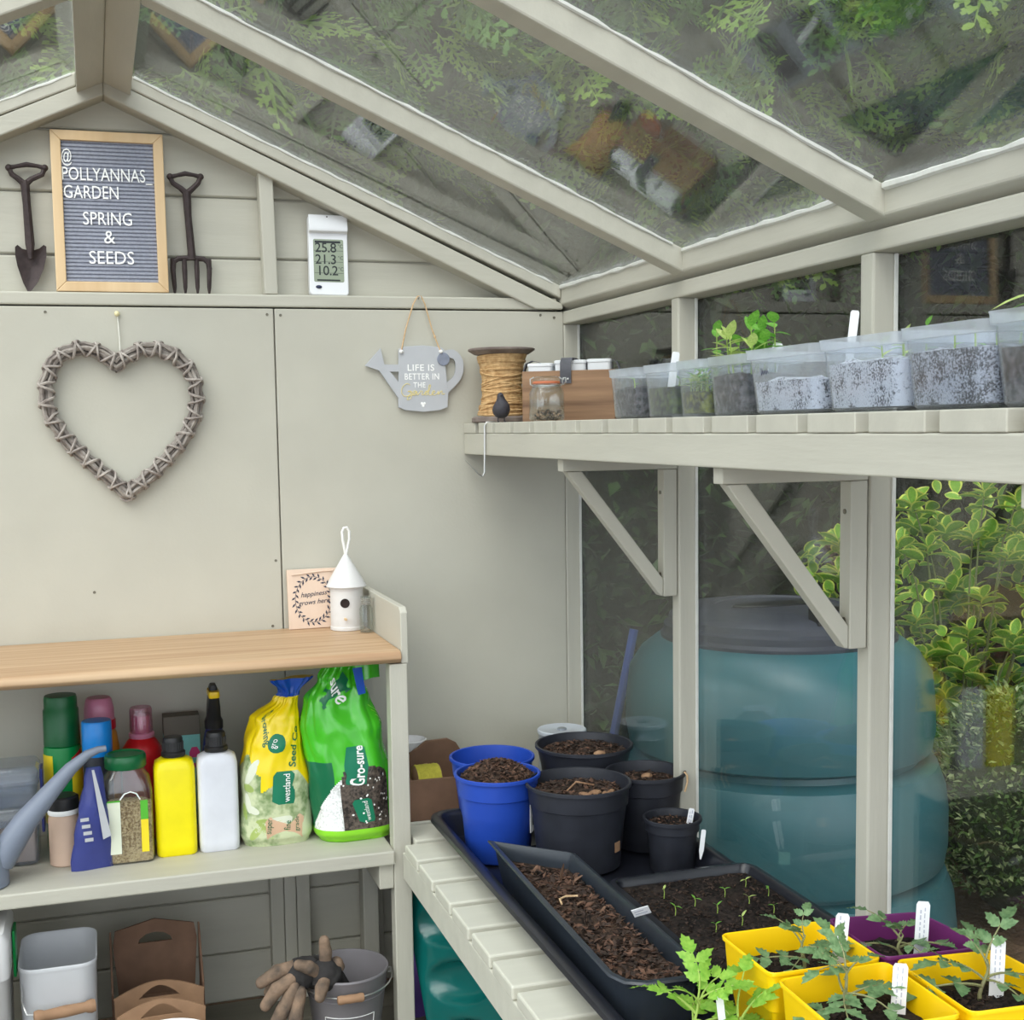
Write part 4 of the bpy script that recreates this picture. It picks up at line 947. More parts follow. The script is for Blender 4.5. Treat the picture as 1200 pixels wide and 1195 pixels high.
# seed jar
t = thing('grass_seed_jar', 'clear jar of grass seed with a dark green lid', 'jar', (-0.915, -0.235, MS))
R_ = [(0.080, 0.006, 0.0), (0.088, 0.014, 0.003), (0.088, 0.016, 0.125), (0.080, 0.02, 0.150), (0.062, 0.028, 0.164), (0.060, 0.029, 0.171)]
B().loft([rrect(a, a * 0.62, min(r, a * 0.3), z, 6) for a, r, z in R_] + [rrect(a - 0.0024, a * 0.62 - 0.0024, min(r, a * 0.29), z + 0.0012, 6) for a, r, z in R_[::-1]]).build('jar_wall', M['clear_jar'], t, 50)
B().loft([rrect(0.083, 0.049, 0.013, 0.003, 6), rrect(0.0845, 0.0505, 0.013, 0.01, 6), rrect(0.0845, 0.0505, 0.014, 0.1, 6), rrect(0.06, 0.03, 0.012, 0.108, 6)]).build('seed_fill', M['seed'], t, 50)
B().lathe([(0.0345, 0.168), (0.0358, 0.170), (0.0358, 0.186), (0.034, 0.1905), (0.030, 0.192), (0.028, 0.1895), (0.01, 0.1895)], 32).build('lid', M['lid_green'], t)
def sidep(x0, x1, z0, z1, m, nm='label_strip', y=-0.0277): return B().box(x0, y, z0, x1, y + 0.0006, z1).build(nm, m, t, None)
sidep(-0.0335, -0.012, 0.02, 0.112, M['label_pale']); sidep(-0.0345, -0.0335, 0.02, 0.113, M['label_lime']); sidep(-0.0335, -0.012, 0.1122, 0.115, M['label_lime'])
sidep(0.022, 0.0345, 0.078, 0.112, M['label_lime']); sidep(0.022, 0.0345, 0.02, 0.0778, M['label_yellow'])
o = B().tube([(-0.012, -0.0281, 0.116), (-0.004, -0.0281, 0.126), (0.006, -0.0281, 0.129), (0.016, -0.0281, 0.125), (0.022, -0.0281, 0.114)], 0.0012, 6).build('label_edge', M['white_print'], t)
# blue foil packet
t = thing('foil_packet', 'tapering blue foil packet in front of the spray can', 'packet', (-0.972, -0.262, MS), rad(8))
b = B(); rings = []
for i in range(12):
    z = 0.178 * i / 11; hw = 0.036 - 0.024 * (i / 11) ** 1.4; tk = 0.016 * sin(pi * min(1, 0.08 + i / 12.5)) + 0.0012; sx = 0.010 * (i / 11)
    rings.append([(sx - 0.006 + hw * cos(a * pi / 8) + 0.0015 * sin(i * 2.1 + a), tk * sin(a * pi / 8) * (1 + 0.25 * sin(i * 1.7 + a * 1.3)), z) for a in range(16)])
b.loft(rings).build('pouch', M['packet_blue'], t, 30)
B().prism([(-0.002, 0.178), (0.002, 0.178), (0.026, 0.06), (0.012, 0.055)], -0.0205, -0.0195, 'y').build('seam_strip', M['sign_grey'], t, None)
for k in range(4):
    B().box(-0.024 + 0.002 * k, -0.0188, 0.090 - 0.012 * k, -0.010 + 0.002 * k, -0.0180, 0.096 - 0.012 * k).build('printed_strip', M['sign_grey'], t, None)
# black lidded bottle
t = thing('black_lid_bottle', 'low bottle with a black lid behind the watering can spout', 'bottle', (-1.022, -0.215, MS))
B().lathe([(0.024, 0), (0.0265, 0.002), (0.0265, 0.08), (0.024, 0.09)], 24).build('body', M['box_beige'], t)
B().lathe([(0.0262, 0.0902), (0.0268, 0.0915), (0.0268, 0.098), (0.0262, 0.0992)], 24).build('lid_ring', M['white_print'], t)
B().lathe([(0.0268, 0.0994), (0.0272, 0.1015), (0.0262, 0.119), (0.022, 0.122), (0.012, 0.122)], 24).build('lid', M['cap_black'], t)
# small watering can
t = thing('small_watering_can', 'grey watering can with a long thin curved spout on the shelf', 'watering can', (-1.155, -0.292, MS))
B().lathe([(0.04, 0), (0.045, 0.002), (0.045, 0.03), (0.038, 0.075), (0.026, 0.095), (0.022, 0.096)], 28).build('body', M['grey_spout'], t)
B().tube([(0.03, 0, 0.04), (0.074, 0.0, 0.103), (0.115, 0.004, 0.148), (0.150, 0.008, 0.185), (0.178, 0.01, 0.206), (0.196, 0.011, 0.2125), (0.209, 0.012, 0.2135)], [0.025, 0.0205, 0.0155, 0.0115, 0.0082, 0.0062, 0.0052], 14).build('spout', M['grey_spout'], t, 60)
B().tube([(-0.03, 0, 0.09), (-0.06, 0, 0.12), (-0.075, 0, 0.09), (-0.07, 0, 0.05), (-0.04, 0, 0.03)], 0.006, 8).build('handle', M['grey_spout'], t, 60)
# clear storage boxes
for k, (z, lab) in enumerate(((0.0, 'lower clear plastic storage box beside the green bottle'), (0.1035, 'upper clear plastic storage box with a blue clip'))):
    t = thing('storage_box', lab, 'storage box', (-1.118, -0.165, MS + z), 0, 'stacked clear storage boxes')
    h = 0.085 if k == 0 else 0.052
    R_ = [(0.098, 0.002), (0.104, 0.006), (0.108, h - 0.002)]
    B().loft([rrect(a, a * 0.9, 0.012, z2) for a, z2 in R_] + [rrect(a - 0.003, a * 0.9 - 0.003, 0.011, z2 + 0.001) for a, z2 in R_[::-1]]).build('box_wall', M['clear_box'], t, 40)
    B().loft([rrect(0.112, 0.1, 0.013, h - 0.012), rrect(0.115, 0.104, 0.013, h - 0.010), rrect(0.115, 0.104, 0.013, h + 0.010), rrect(0.104, 0.094, 0.012, h + 0.018), rrect(0.09, 0.08, 0.012, h + 0.018)]).build('lid', M['clear_box'], t, 40)
    B().box(-0.046, -0.042, 0.006, 0.046, 0.042, h * 0.7).build('contents', M['box_beige'] if k == 0 else M['clear_box'], t, None, bevel=0.003)
    B().box(0.0578, -0.02, h - 0.035, 0.0628, 0.02, h + 0.009).build('clip', M['packet_blue'], t, None, bevel=0.0015)

# --- compost bags
def lerp_tab(tab, v):
    for (a, *x), (c, *y) in zip(tab[:-1], tab[1:]):
        if v <= c:
            f = (v - a) / (c - a); f = f * f * (3 - 2 * f)
            return [p + (q - p) * f for p, q in zip(x, y)]
    return list(tab[-1][1:])
def bag(nm, lab, loc, H, tab, zone, mats, seed, wr=0.003, NU=150, NV=110):
    t = thing(nm, lab, 'compost bag', loc)
    def surf(u, v, off=0.0):
        w, d, cx, cy, tw = lerp_tab(tab, v)
        a = 2 * pi * u
        c_, s_ = cos(a), sin(a); e = 0.72
        x = math.copysign(abs(c_) ** e, c_) * w; y = math.copysign(abs(s_) ** e, s_) * d
        n = Vector((c_ / max(w, 1e-3), s_ / max(d, 1e-3), 0)).normalized()
        k = wr * (0.35 + 1.9 * v * v)
        q = noise.noise(Vector((x * 26 + seed, y * 26, v * 6))) * k * 1.3 + noise.noise(Vector((x * 60, y * 60 + seed, v * 9))) * k * 0.6 + abs(noise.noise(Vector((a * 2.2, v * 3.5, seed)))) * k * 1.6
        q += off
        x2, y2 = x + n.x * q, y + n.y * q
        ct_, st_ = cos(tw), sin(tw)
        return Vector((cx + x2 * ct_ - y2 * st_, cy + x2 * st_ + y2 * ct_, H * v))
    b = B(); vs = [surf(j / NU, i / (NV - 1)) for i in range(NV) for j in range(NU)]
    b.v = [tuple(p) for p in vs]
    for i in range(NV - 1):
        for j in range(NU):
            k = (j + 1) % NU
            b.f.append((i * NU + j, i * NU + k, (i + 1) * NU + k, (i + 1) * NU + j))
            u = (j + 0.5) / NU; ang = (u - 0.75) * 360; v = (i + 0.5) / (NV - 1)
            b.m.append(zone(ang, v))
    b.f.append(tuple(range(NU))[::-1]); b.m.append(0)
    b.f.append(tuple(range((NV - 1) * NU, NV * NU))); b.m.append(0)
    b.build('bag_skin', mats, t, 75)
    return t, surf
def bagtext(t, surf, txt, size, m, ang, v, H, rot, wscale, off=0.0012, nm='lettering', shear=0.0, thin=0.0):
    me = text_mesh(txt, size, m, extrude=0.0, thin=thin, shear=shear)
    ys = [p.co.y for p in me.vertices]; yc = (max(ys) + min(ys)) / 2
    for p in me.vertices:
        x, y = p.co.x, p.co.y - yc
        xr, yr = x * cos(rot) - y * sin(rot), x * sin(rot) + y * cos(rot)
        q = surf(0.75 + (ang + xr * wscale) / 360, min(0.99, v + yr / H), off); p.co = q
    put(me, nm, t)
def bagplate(t, surf, pts, m, ang, v, H, rot, wscale, off=0.0007, nm='logo_plate', N=8):
    """flat printed shape laid on the bag skin, pts in metres"""
    b = B(); n = len(pts); rings = []
    for i in range(N + 1):
        k = max(1 - i / N, 0.02); ring = []
        for x, y in pts:
            x, y = x * k, y * k
            xr, yr = x * cos(rot) - y * sin(rot), x * sin(rot) + y * cos(rot)
            ring.append(surf(0.75 + (ang + xr * wscale) / 360, v + yr / H, off))
        rings.append(ring)
    b.loft(rings, False, True).build(nm, m, t, 60)

col('bag_yellow', s(244, 214, 10), 0.3, spec=0.6); col('bag_green', s(68, 184, 34), 0.25, spec=0.7); col('bag_deep_green', s(22, 106, 70), 0.3); col('bag_lime', s(140, 214, 50), 0.3)
col('bag_blue', s(26, 78, 176), 0.3); col('logo_green', s(20, 120, 88), 0.4); col('tag_peach', s(216, 178, 148), 0.6)
M['bag_leaves'] = speckle('bag_leaf_print', s(120, 146, 92), s(204, 212, 172), 30, 0.46, 0.1, 0.35, 0.5)
M['bag_soil'] = speckle('bag_soil_print', s(34, 30, 28), s(104, 92, 84), 170, 0.52, 0.13, 0.3, 0.5)
M['bag_perlite'] = speckle('bag_white_print', s(206, 208, 206), s(244, 245, 245), 260, 0.45, 0.1, 0.35)
Hy = 0.30
tab = [(0.0, 0.060, 0.042, 0.0, 0, 0), (0.06, 0.066, 0.05, 0, 0, 0), (0.35, 0.062, 0.052, 0, 0, 0), (0.6, 0.054, 0.046, 0.0, 0, 0.05), (0.76, 0.040, 0.034, 0.006, 0, 0.15), (0.87, 0.017, 0.017, 0.024, 0, 0.3), (0.91, 0.014, 0.012, 0.030, -0.002, 0.35), (1.0, 0.040, 0.007, 0.036, -0.01, 0.25)]
def zy(a, v):
    if v > 0.89: return 2
    edge = 0.40 + 0.06 * sin(a * 0.07) + (0.10 if a < -22 else 0)
    return 1 if v < edge else 0
t, sf = bag('yellow_compost_bag', 'yellow bag of seed compost with a twisted blue neck', (-0.652, -0.205, MS), Hy, tab, zy, [M['bag_yellow'], M['bag_leaves'], M['bag_blue']], 4.0)
K = 900
leafplate = [(-0.030, -0.012), (-0.022, -0.0145), (0.024, -0.0145), (0.030, -0.008), (0.030, 0.011), (0.022, 0.0145), (-0.024, 0.0145), (-0.030, 0.008)]
bagplate(t, sf, leafplate, M['logo_green'], 8, 0.36, Hy, rad(88), K)
bagtext(t, sf, 'westland', 0.0145, M['white_print'], 8, 0.36, Hy, rad(88), K, 0.0016, thin=0.0001)
bagtext(t, sf, 'Seed Co', 0.021, M['bag_deep_green'], 24, 0.60, Hy, rad(80), K, 0.0014, thin=0.0004)
bagtext(t, sf, 'Growing', 0.020, M['bag_deep_green'], -34, 0.72, Hy, rad(-52), K, 0.0014, thin=0.0003)
bagplate(t, sf, [(0.012 * cos(a * pi / 8), 0.017 * sin(a * pi / 8)) for a in range(16)], M['logo_green'], -3, 0.63, Hy, rad(10), K)
bagtext(t, sf, 'gro', 0.012, M['white_print'], -3, 0.63, Hy, rad(80), K, 0.0016)
bagplate(t, sf, [(-0.026, -0.020), (0.026, -0.024), (0.030, 0.014), (0.022, 0.020), (-0.022, 0.020), (-0.028, 0.012)], M['tag_peach'], 10, 0.12, Hy, 0, K)
for k, q in enumerate(('super', 'fine', 'grade')):
    bagtext(t, sf, q, 0.0125, M['bag_deep_green'], -8 + k * 15, 0.13, Hy, rad(86), K, 0.0016)
# leaf print on the lower half
rnd = random.Random(8)
for k in range(15):
    l_ = rnd.uniform(0.016, 0.028); a = rnd.uniform(-75, 60); v = rnd.uniform(0.05, 0.50)
    if a > 0 and v < 0.45: a -= 70
    bagplate(t, sf, [(l_ * cos(q * pi / 8), 0.42 * l_ * sin(q * pi / 8)) for q in range(16)], M[('pale_leaf', 'label_pale', 'bag_leaves')[k % 3]], a, v, Hy, rnd.uniform(0, 3.1), K, 0.0005, 'leaf_print', 4)
Hg = 0.325
tab = [(0.0, 0.066, 0.045, 0.012, 0, 0), (0.05, 0.074, 0.055, 0.010, 0, 0), (0.35, 0.076, 0.058, 0.004, 0, 0), (0.62, 0.074, 0.052, -0.008, 0, 0.02), (0.80, 0.058, 0.040, -0.014, 0, 0.08), (0.92, 0.036, 0.024, -0.010, -0.005, 0.1), (1.0, 0.030, 0.012, 0.0, -0.012, 0.05)]
def zg(a, v):
    if v < 0.075: return 3
    if abs(a) > 125: return 0
    wl_ = -14 + 26 * max(0, v - 0.30) * 2
    top = 0.43 - 0.00004 * (a - 16) ** 2
    if a > wl_ and a < 50 and v < top: return 1
    if a <= wl_ and v < 0.36 - 0.0042 * (-14 - a): return 4
    if a < -20 and v < 0.47: return 2
    return 0
t, sf = bag('green_compost_bag', 'bright green compost bag with a window of dark soil', (-0.522, -0.225, MS), Hg, tab, zg, [M['bag_green'], M['bag_soil'], M['bag_deep_green'], M['bag_lime'], M['bag_perlite']], 9.0, 0.0042)
K = 760
bagplate(t, sf, [(-0.034, -0.0105), (0.0, -0.0135), (0.034, -0.0105), (0.036, 0.0), (0.034, 0.0115), (0.0, 0.0145), (-0.034, 0.0115), (-0.036, 0)], M['logo_green'], 5, 0.44, Hg, rad(84), K)
bagtext(t, sf, 'Gro-sure', 0.0195, M['white_print'], 5, 0.44, Hg, rad(84), K, 0.0018, thin=0.0005)
bagplate(t, sf, [(x * 0.75, y * 0.8) for x, y in leafplate], M['logo_green'], 8, 0.18, Hg, rad(96), K)
bagtext(t, sf, 'westland', 0.0105, M['white_print'], 8, 0.18, Hg, rad(96), K, 0.0017)
bagplate(t, sf, [(-0.032, -0.018), (0.032, -0.018), (0.036, 0.0), (0.030, 0.020), (-0.028, 0.020), (-0.034, 0.002)], M['bag_deep_green'], -14, 0.86, Hg, rad(30), K)
bagtext(t, sf, 'sure', 0.032, M['white_print'], -12, 0.86, Hg, rad(-52), K, 0.0018, thin=0.0006)
for k in range(5):
    bagplate(t, sf, [(-0.016, -0.001), (0.016, -0.001), (0.016, 0.001), (-0.016, 0.001)], M['bag_lime'], 58 + 2 * k, 0.74 - 0.028 * k, Hg, rad(-28), K, 0.0006, 'small_print', 2)
rnd = random.Random(3)
for k in range(34):
    bagplate(t, sf, [(0.0015 * cos(q), 0.0019 * sin(q)) for q in range(6)], M['white_print'], rnd.uniform(-10, 46), rnd.uniform(0.1, 0.38), Hg, 0, K, 0.0007, 'white_fleck', 1)
o = B(); rings = []
for i in range(8):
    f = i / 7
    rings.append([(0.006 + f * 0.010, -0.058 + 0.004 * f, 0.322 - f * 0.05), (0.024 + f * 0.006, -0.052, 0.322 - f * 0.048), (0.024 + f * 0.006, -0.051, 0.322 - f * 0.048), (0.006 + f * 0.010, -0.057 + 0.004 * f, 0.322 - f * 0.05)])
o.loft(rings).build('blue_clip_strip', M['bag_blue'], t, 40)
b = B(); rings = []
for i in range(10):
    f = i / 9
    rings.append([(0.012 + 0.05 * f, -0.020 - 0.012 * sin(f * 3), 0.325 - 0.002 * f), (0.012 + 0.050 * f, -0.024 - 0.012 * sin(f * 3), 0.286 + 0.012 * sin(f * 2)), (0.012 + 0.05 * f, 0.004 - 0.006 * sin(f * 5), 0.280 + 0.010 * sin(f * 2)), (0.012 + 0.05 * f, 0.006 - 0.006 * sin(f * 5), 0.325)])
b.loft(rings).build('folded_top', M['bag_green'], t, 60)

# ================================================================== FLOOR UNDER THE POTTING BENCH
# grey enamel bucket
M['bucket_paint'] = mat('bucket_paint', s(132, 128, 132), 0.45, 0.05, 20, metal=0.1)
BX, BY = -0.546, -0.30
t = thing('grey_bucket', 'small grey metal bucket with a wooden grip on its handle', 'bucket', (BX, BY, 0.0))
B().lathe([(0.046, 0.004), (0.050, 0.0), (0.0515, 0.004), (0.0745, 0.182), (0.0765, 0.185), (0.0775, 0.188), (0.0765, 0.191), (0.0745, 0.191), (0.0735, 0.187), (0.0505, 0.008)], 48).build('bucket_wall', M['bucket_paint'], t)
for z in (0.150, 0.160):
    r_ = 0.0515 + (z - 0.004) * (0.023 / 0.178)
    B().tube([(r_ * cos(a * pi / 24), r_ * sin(a * pi / 24), z) for a in range(48)], 0.0013, 6, closed=True).build('swage_line', M['bucket_paint'], t)
for k in (-1, 1):
    B().tube([(k * 0.0765, 0, 0.176), (k * 0.083, -0.002, 0.178), (k * 0.083, -0.002, 0.170), (k * 0.0765, 0, 0.168)], 0.0014, 6).build('handle_lug', M['steel'], t)
B().tube([(-0.083 * cos(a * pi / 16), -0.0855 * sin(a * pi / 16), 0.174 - 0.008 * sin(a * pi / 16)) for a in range(17)], 0.0013, 6).build('bail', M['steel'], t)
gr = B().lathe([(0.0035, -0.024), (0.0072, -0.023), (0.0082, -0.018), (0.0072, -0.010), (0.0078, 0.0), (0.0072, 0.010), (0.0082, 0.018), (0.0072, 0.023), (0.0035, 0.024)], 16).build('wooden_grip', M['kraft_light'], t); gr.matrix_local = Matrix.Translation((-0.008, -0.086, 0.166)) @ Matrix.Rotation(pi / 2, 4, 'Y')
b = B()
def on_b(a, z, off=0.0008):
    r_ = 0.0515 + (z - 0.004) * (0.023 / 0.178) + off; return (r_ * cos(rad(a)), r_ * sin(rad(a)), z)
fr = [on_b(a, 0.122) for a in range(-135, -54, 4)] + [on_b(-55, z) for z in (0.11, 0.08, 0.05)] + [on_b(a, 0.045) for a in range(-55, -136, -4)] + [on_b(-135, z) for z in (0.06, 0.09, 0.11)]
b.tube(fr, 0.0008, 5, closed=True); b.build('painted_frame', M['white_print'], t)

# gardening gloves hung over the bucket rim
M['glove_suede'] = mat('glove_suede', s(86, 76, 68), 0.95, scale=38, col2=s(146, 122, 102), bump=0.6, bscale=150, bdist=0.003)
M['glove_dark'] = mat('glove_dark', s(52, 50, 50), 0.95, 0.2, 60, bump=0.5, bscale=150)
def glove(lab, palm, fingers, cuff, r=0.0132):
    t = thing('garden_glove', lab, 'glove', (0, 0, 0), 0, 'pair of garden gloves')
    b = B()
    pr = [0.026, 0.030, 0.026]
    b.tube(palm, pr[:len(palm)], 12); b.sphere(palm[0], 0.024); b.sphere(palm[-1], 0.025)
    o = b.build('palm', M['glove_dark'], t, 60)
    md = o.modifiers.new('remesh', 'REMESH'); md.mode = 'VOXEL'; md.voxel_size = 0.004; md.use_smooth_shade = True
    for f in fingers:
        rr_ = [r * 0.9] + [r] * (len(f) - 2) + [r * 0.82]
        b = B().tube(f, rr_, 12); b.sphere(f[-1], r * 0.83, 12, 8); b.sphere(f[0], r * 0.9, 12, 8)
        for p in f[1:-1]: b.sphere(p, r * 1.06, 12, 8)
        o = b.build('finger', M['glove_suede'], t, 60)
        md = o.modifiers.new('remesh', 'REMESH'); md.mode = 'VOXEL'; md.voxel_size = 0.003; md.use_smooth_shade = True
        md2 = o.modifiers.new('smooth', 'SMOOTH'); md2.factor = 0.6; md2.iterations = 3
    b = B().tube(cuff, [0.027, 0.031, 0.033][:len(cuff)], 14); b.build('cuff', M['glove_dark'], t, 60)
    return t
g = lambda x, y, z: (BX + x, BY + y, z)
glove('brown suede glove drooping over the bucket rim with fingers hanging left', [g(-0.070, -0.028, 0.205), g(-0.092, -0.032, 0.200)],
      [[g(-0.098, -0.03, 0.215), g(-0.128, -0.034, 0.211), g(-0.157, -0.036, 0.196)], [g(-0.104, -0.045, 0.200), g(-0.132, -0.05, 0.186), g(-0.152, -0.05, 0.160)],
       [g(-0.102, -0.052, 0.186), g(-0.124, -0.058, 0.150), g(-0.150, -0.058, 0.104)], [g(-0.092, -0.056, 0.178), g(-0.102, -0.064, 0.138), g(-0.112, -0.066, 0.086)], [g(-0.100, -0.016, 0.205), g(-0.124, -0.012, 0.190), g(-0.14, -0.01, 0.165)]],
      [g(-0.066, -0.026, 0.203), g(-0.05, -0.02, 0.192), g(-0.036, -0.012, 0.175)])
glove('brown suede glove standing in the bucket with one finger pointing up', [g(-0.036, -0.034, 0.182), g(-0.046, -0.048, 0.204)],
      [[g(-0.044, -0.044, 0.212), g(-0.044, -0.046, 0.240), g(-0.046, -0.048, 0.262)], [g(-0.056, -0.052, 0.205), g(-0.076, -0.06, 0.222), g(-0.094, -0.062, 0.230)], [g(-0.050, -0.066, 0.196), g(-0.058, -0.080, 0.190), g(-0.062, -0.084, 0.176)],
       [g(-0.03, -0.04, 0.205), g(-0.024, -0.04, 0.214), g(-0.018, -0.038, 0.206)]],
      [g(-0.036, -0.03, 0.185), g(-0.028, -0.02, 0.16), g(-0.022, -0.012, 0.13)], 0.0122)

# brown tiered carrier: three nested boxes with arched handles
for k, (yy, w_, top, hz, lab) in enumerate(((-0.115, 0.176, 0.247, True, 'largest brown fibre planter with a tall handled back panel'), (-0.232, 0.158, 0.0, False, 'middle brown fibre planter with an arched handle'), (-0.318, 0.15, 0.0, False, 'front brown fibre planter with an arched cut out'))):
    t = thing('fibre_planter', lab, 'planter', (-0.873, yy, 0), 0, 'brown fibre planters')
    m = M['kraft'] if k == 0 else M['kraft_light']
    if k == 0:
        arch = [(-0.084, 0.21)] + [(-0.070 + 0.014 * i, 0.232 + 0.019 * sin(pi * i / 10)) for i in range(11)] + [(0.084, 0.228)]
        low = [(-0.062, 0.0), (0.062, 0.0)]
        # back panel with a half moon hand hole (built as three strips round the hole)
        top_strip = [(-0.030, 0.224)] + [(-0.030 + 0.006 * i, 0.224 + 0.011 * sin(pi * i / 10)) for i in range(11)] + [(0.030, 0.224)]
        outer = [(-0.062, 0.0), (0.062, 0.0), (0.078, 0.206)] + [(0.074 - 0.0148 * i, 0.234 + 0.018 * sin(pi * i / 10)) for i in range(11)] + [(-0.078, 0.206)]
        b = B()
        b.prism([(-0.062, 0.0), (0.062, 0.0), (0.0765, 0.208), (-0.0765, 0.208)], 0.0, 0.004, 'y')
        b.prism([(-0.0765, 0.208), (-0.031, 0.208), (-0.028, 0.216), (-0.016, 0.2245), (-0.018, 0.2485), (-0.072, 0.236)], 0.0, 0.004, 'y')
        b.prism([(0.031, 0.208), (0.0765, 0.208), (0.072, 0.236), (0.018, 0.2485), (0.016, 0.2245), (0.028, 0.216)], 0.0, 0.004, 'y')
        b.prism([(-0.016, 0.2245), (0.0, 0.2275), (0.016, 0.2245), (0.018, 0.2485), (0.0, 0.2525), (-0.018, 0.2485)], 0.0, 0.004, 'y')
        b.build('back_panel', m, t, None)
        for sgn in (-1, 1):
            B().prism([(0.003, 0.0), (0.003, 0.236), (-0.075, 0.150), (-0.075, 0.0)], sgn * 0.0785, sgn * 0.0825, 'x').build('side_panel', m, t, None, bevel=0.0008)
        B().box(-0.078, -0.078, 0, 0.078, -0.074, 0.14).build('front_panel', m, t, None)
        B().box(-0.078, -0.074, 0.0, 0.078, 0.0, 0.004).build('base', m, t, None)
    else:
        zt = 0.157 if k == 1 else 0.160
        pts_top = [(w_ / 2 - w_ * i / 14, zt + 0.024 * sin(pi * i / 14)) for i in range(15)]
        nt_ = [(-0.036 + 0.006 * i, zt - 0.006 + 0.022 * sin(pi * i / 12)) for i in range(13)]
        b = B()
        # arched front: two halves around the cut out
        L_ = [(-w_ / 2 + 0.006, 0.0), (-0.036, 0.0), (-0.036, zt - 0.006)]
        b.prism([(-w_ / 2 + 0.006, 0.0), (w_ / 2 - 0.006, 0.0), (w_ / 2 - 0.001, zt - 0.006), (-w_ / 2 + 0.001, zt - 0.006)], 0, 0.004, 'y')
        b.prism([(-w_ / 2 + 0.001, zt - 0.006), (-0.036, zt - 0.006)] + nt_[1:7] + pts_top[7:], 0, 0.004, 'y')
        b.prism([(0.036, zt - 0.006), (w_ / 2 - 0.001, zt - 0.006)] + pts_top[:8] + nt_[6:12], 0, 0.004, 'y')
        b.build('arched_panel', m, t, None)
        for sgn in (-1, 1):
            B().box(min(sgn * (w_ / 2 - 0.005), sgn * (w_ / 2 - 0.001)), 0.004, 0, max(sgn * (w_ / 2 - 0.005), sgn * (w_ / 2 - 0.001)), 0.028, zt - 0.01).build('side_panel', m, t, None)
        B().box(-w_ / 2 + 0.006, 0.028, 0, w_ / 2 - 0.006, 0.031, zt - 0.03).build('back_panel', m, t, None)
# white tub in front of the planters
t = thing('white_round_tub', 'white round edged tub in front of the brown planters', 'tub', (-0.868, -0.44, 0))
B().lathe([(0.055, 0.0), (0.06, 0.003), (0.078, 0.160), (0.080, 0.164), (0.078, 0.167), (0.0755, 0.164), (0.058, 0.008)], 40).build('tub_wall', M['white_ceramic'], t)
# pale grey square trug with wooden knobbed handle
M['pale_enamel'] = mat('pale_enamel', s(206, 208, 212), 0.35, 0.03, 12)
t = thing('enamel_planter', 'pale grey open enamel planter with a turned wooden handle', 'planter', (-1.04, -0.245, 0))
w_, d_ = 0.128, 0.17
R_ = [(0.82, 0.003), (0.86, 0.0), (0.9, 0.012), (0.985, 0.258), (1.0, 0.262), (1.01, 0.266), (1.0, 0.27)]
Rin = [(0.965, 0.266), (0.93, 0.2), (0.925, 0.197), (0.86, 0.012)]
B().loft([rrect(w_ * k, d_ * k, 0.03, z, 6) for k, z in R_] + [rrect(w_ * k, d_ * k, 0.028, z, 6) for k, z in Rin]).build('planter_wall', M['pale_enamel'], t, 50)
o = B().lathe([(0.004, -0.05), (0.010, -0.049), (0.0115, -0.043), (0.010, -0.036), (0.0085, -0.033), (0.010, 0.0), (0.0085, 0.033), (0.010, 0.036), (0.0115, 0.043), (0.010, 0.049), (0.004, 0.05)], 20).build('wooden_handle', M['kraft_light'], t); o.matrix_local = Matrix.Translation((0.01, -0.105, 0.200)) @ Matrix.Rotation(rad(90), 4, 'Y') @ Matrix.Rotation(rad(-10), 4, 'X')
B().tube([(-0.06, -0.05, 0.26), (-0.058, -0.09, 0.22), (-0.05, -0.105, 0.203), (-0.03, -0.105, 0.2005)], 0.0016, 6).build('handle_wire', M['steel'], t)
# white box at the frame edge
t = thing('white_storage_bin', 'white plastic bin at the left edge beside the enamel planter', 'bin', (-1.20, -0.29, 0))
B().loft([rrect(0.15, 0.15, 0.02, 0, 5), rrect(0.158, 0.158, 0.022, 0.004, 5), rrect(0.166, 0.166, 0.022, 0.27, 5), rrect(0.176, 0.176, 0.024, 0.275, 5), rrect(0.176, 0.176, 0.024, 0.335, 5), rrect(0.16, 0.16, 0.02, 0.348, 5)]).build('bin_body', M['white_ceramic'], t, 50)
B().box(0.089, -0.012, 0.25, 0.094, 0.035, 0.33).build('green_latch', M['bottle_green'], t, None, bevel=0.002)
B().loft([rrect(0.12, 0.12, 0.02, 0.3482, 5), rrect(0.115, 0.115, 0.02, 0.3545, 5)]).build('bin_lid', M['white_ceramic'], t, 50)

# ================================================================== ON THE LOWER BENCH
BT = 0.4252
# --- big shallow black tray
t = thing('gravel_tray', 'large shallow black tray lying under the pots on the slatted bench', 'tray', (-0.199, -0.96, BT))
w_, d_ = 0.365, 1.24
sec = [(-0.020, 0.0), (-0.018, 0.001), (0.0, 0.040), (0.006, 0.042), (0.012, 0.041), (0.0145, 0.036), (0.0165, 0.036), (0.0150, 0.043), (0.008, 0.0455), (-0.002, 0.043), (-0.006, 0.036), (-0.022, 0.0035)]
B().loft([rrect(w_ + 2 * o_, d_ + 2 * o_, 0.03 + max(o_, -0.01), z, 6) for o_, z in sec]).build('tray_shell', M['black_tray'], t, 50)
for k in range(5):
    y = -0.5 + 0.25 * k
    B().box(-0.15, y - 0.004, 0.0036, 0.15, y + 0.004, 0.0056).build('tray_rib', M['black_tray'], t, None, bevel=0.001)
TB = BT + 0.0062

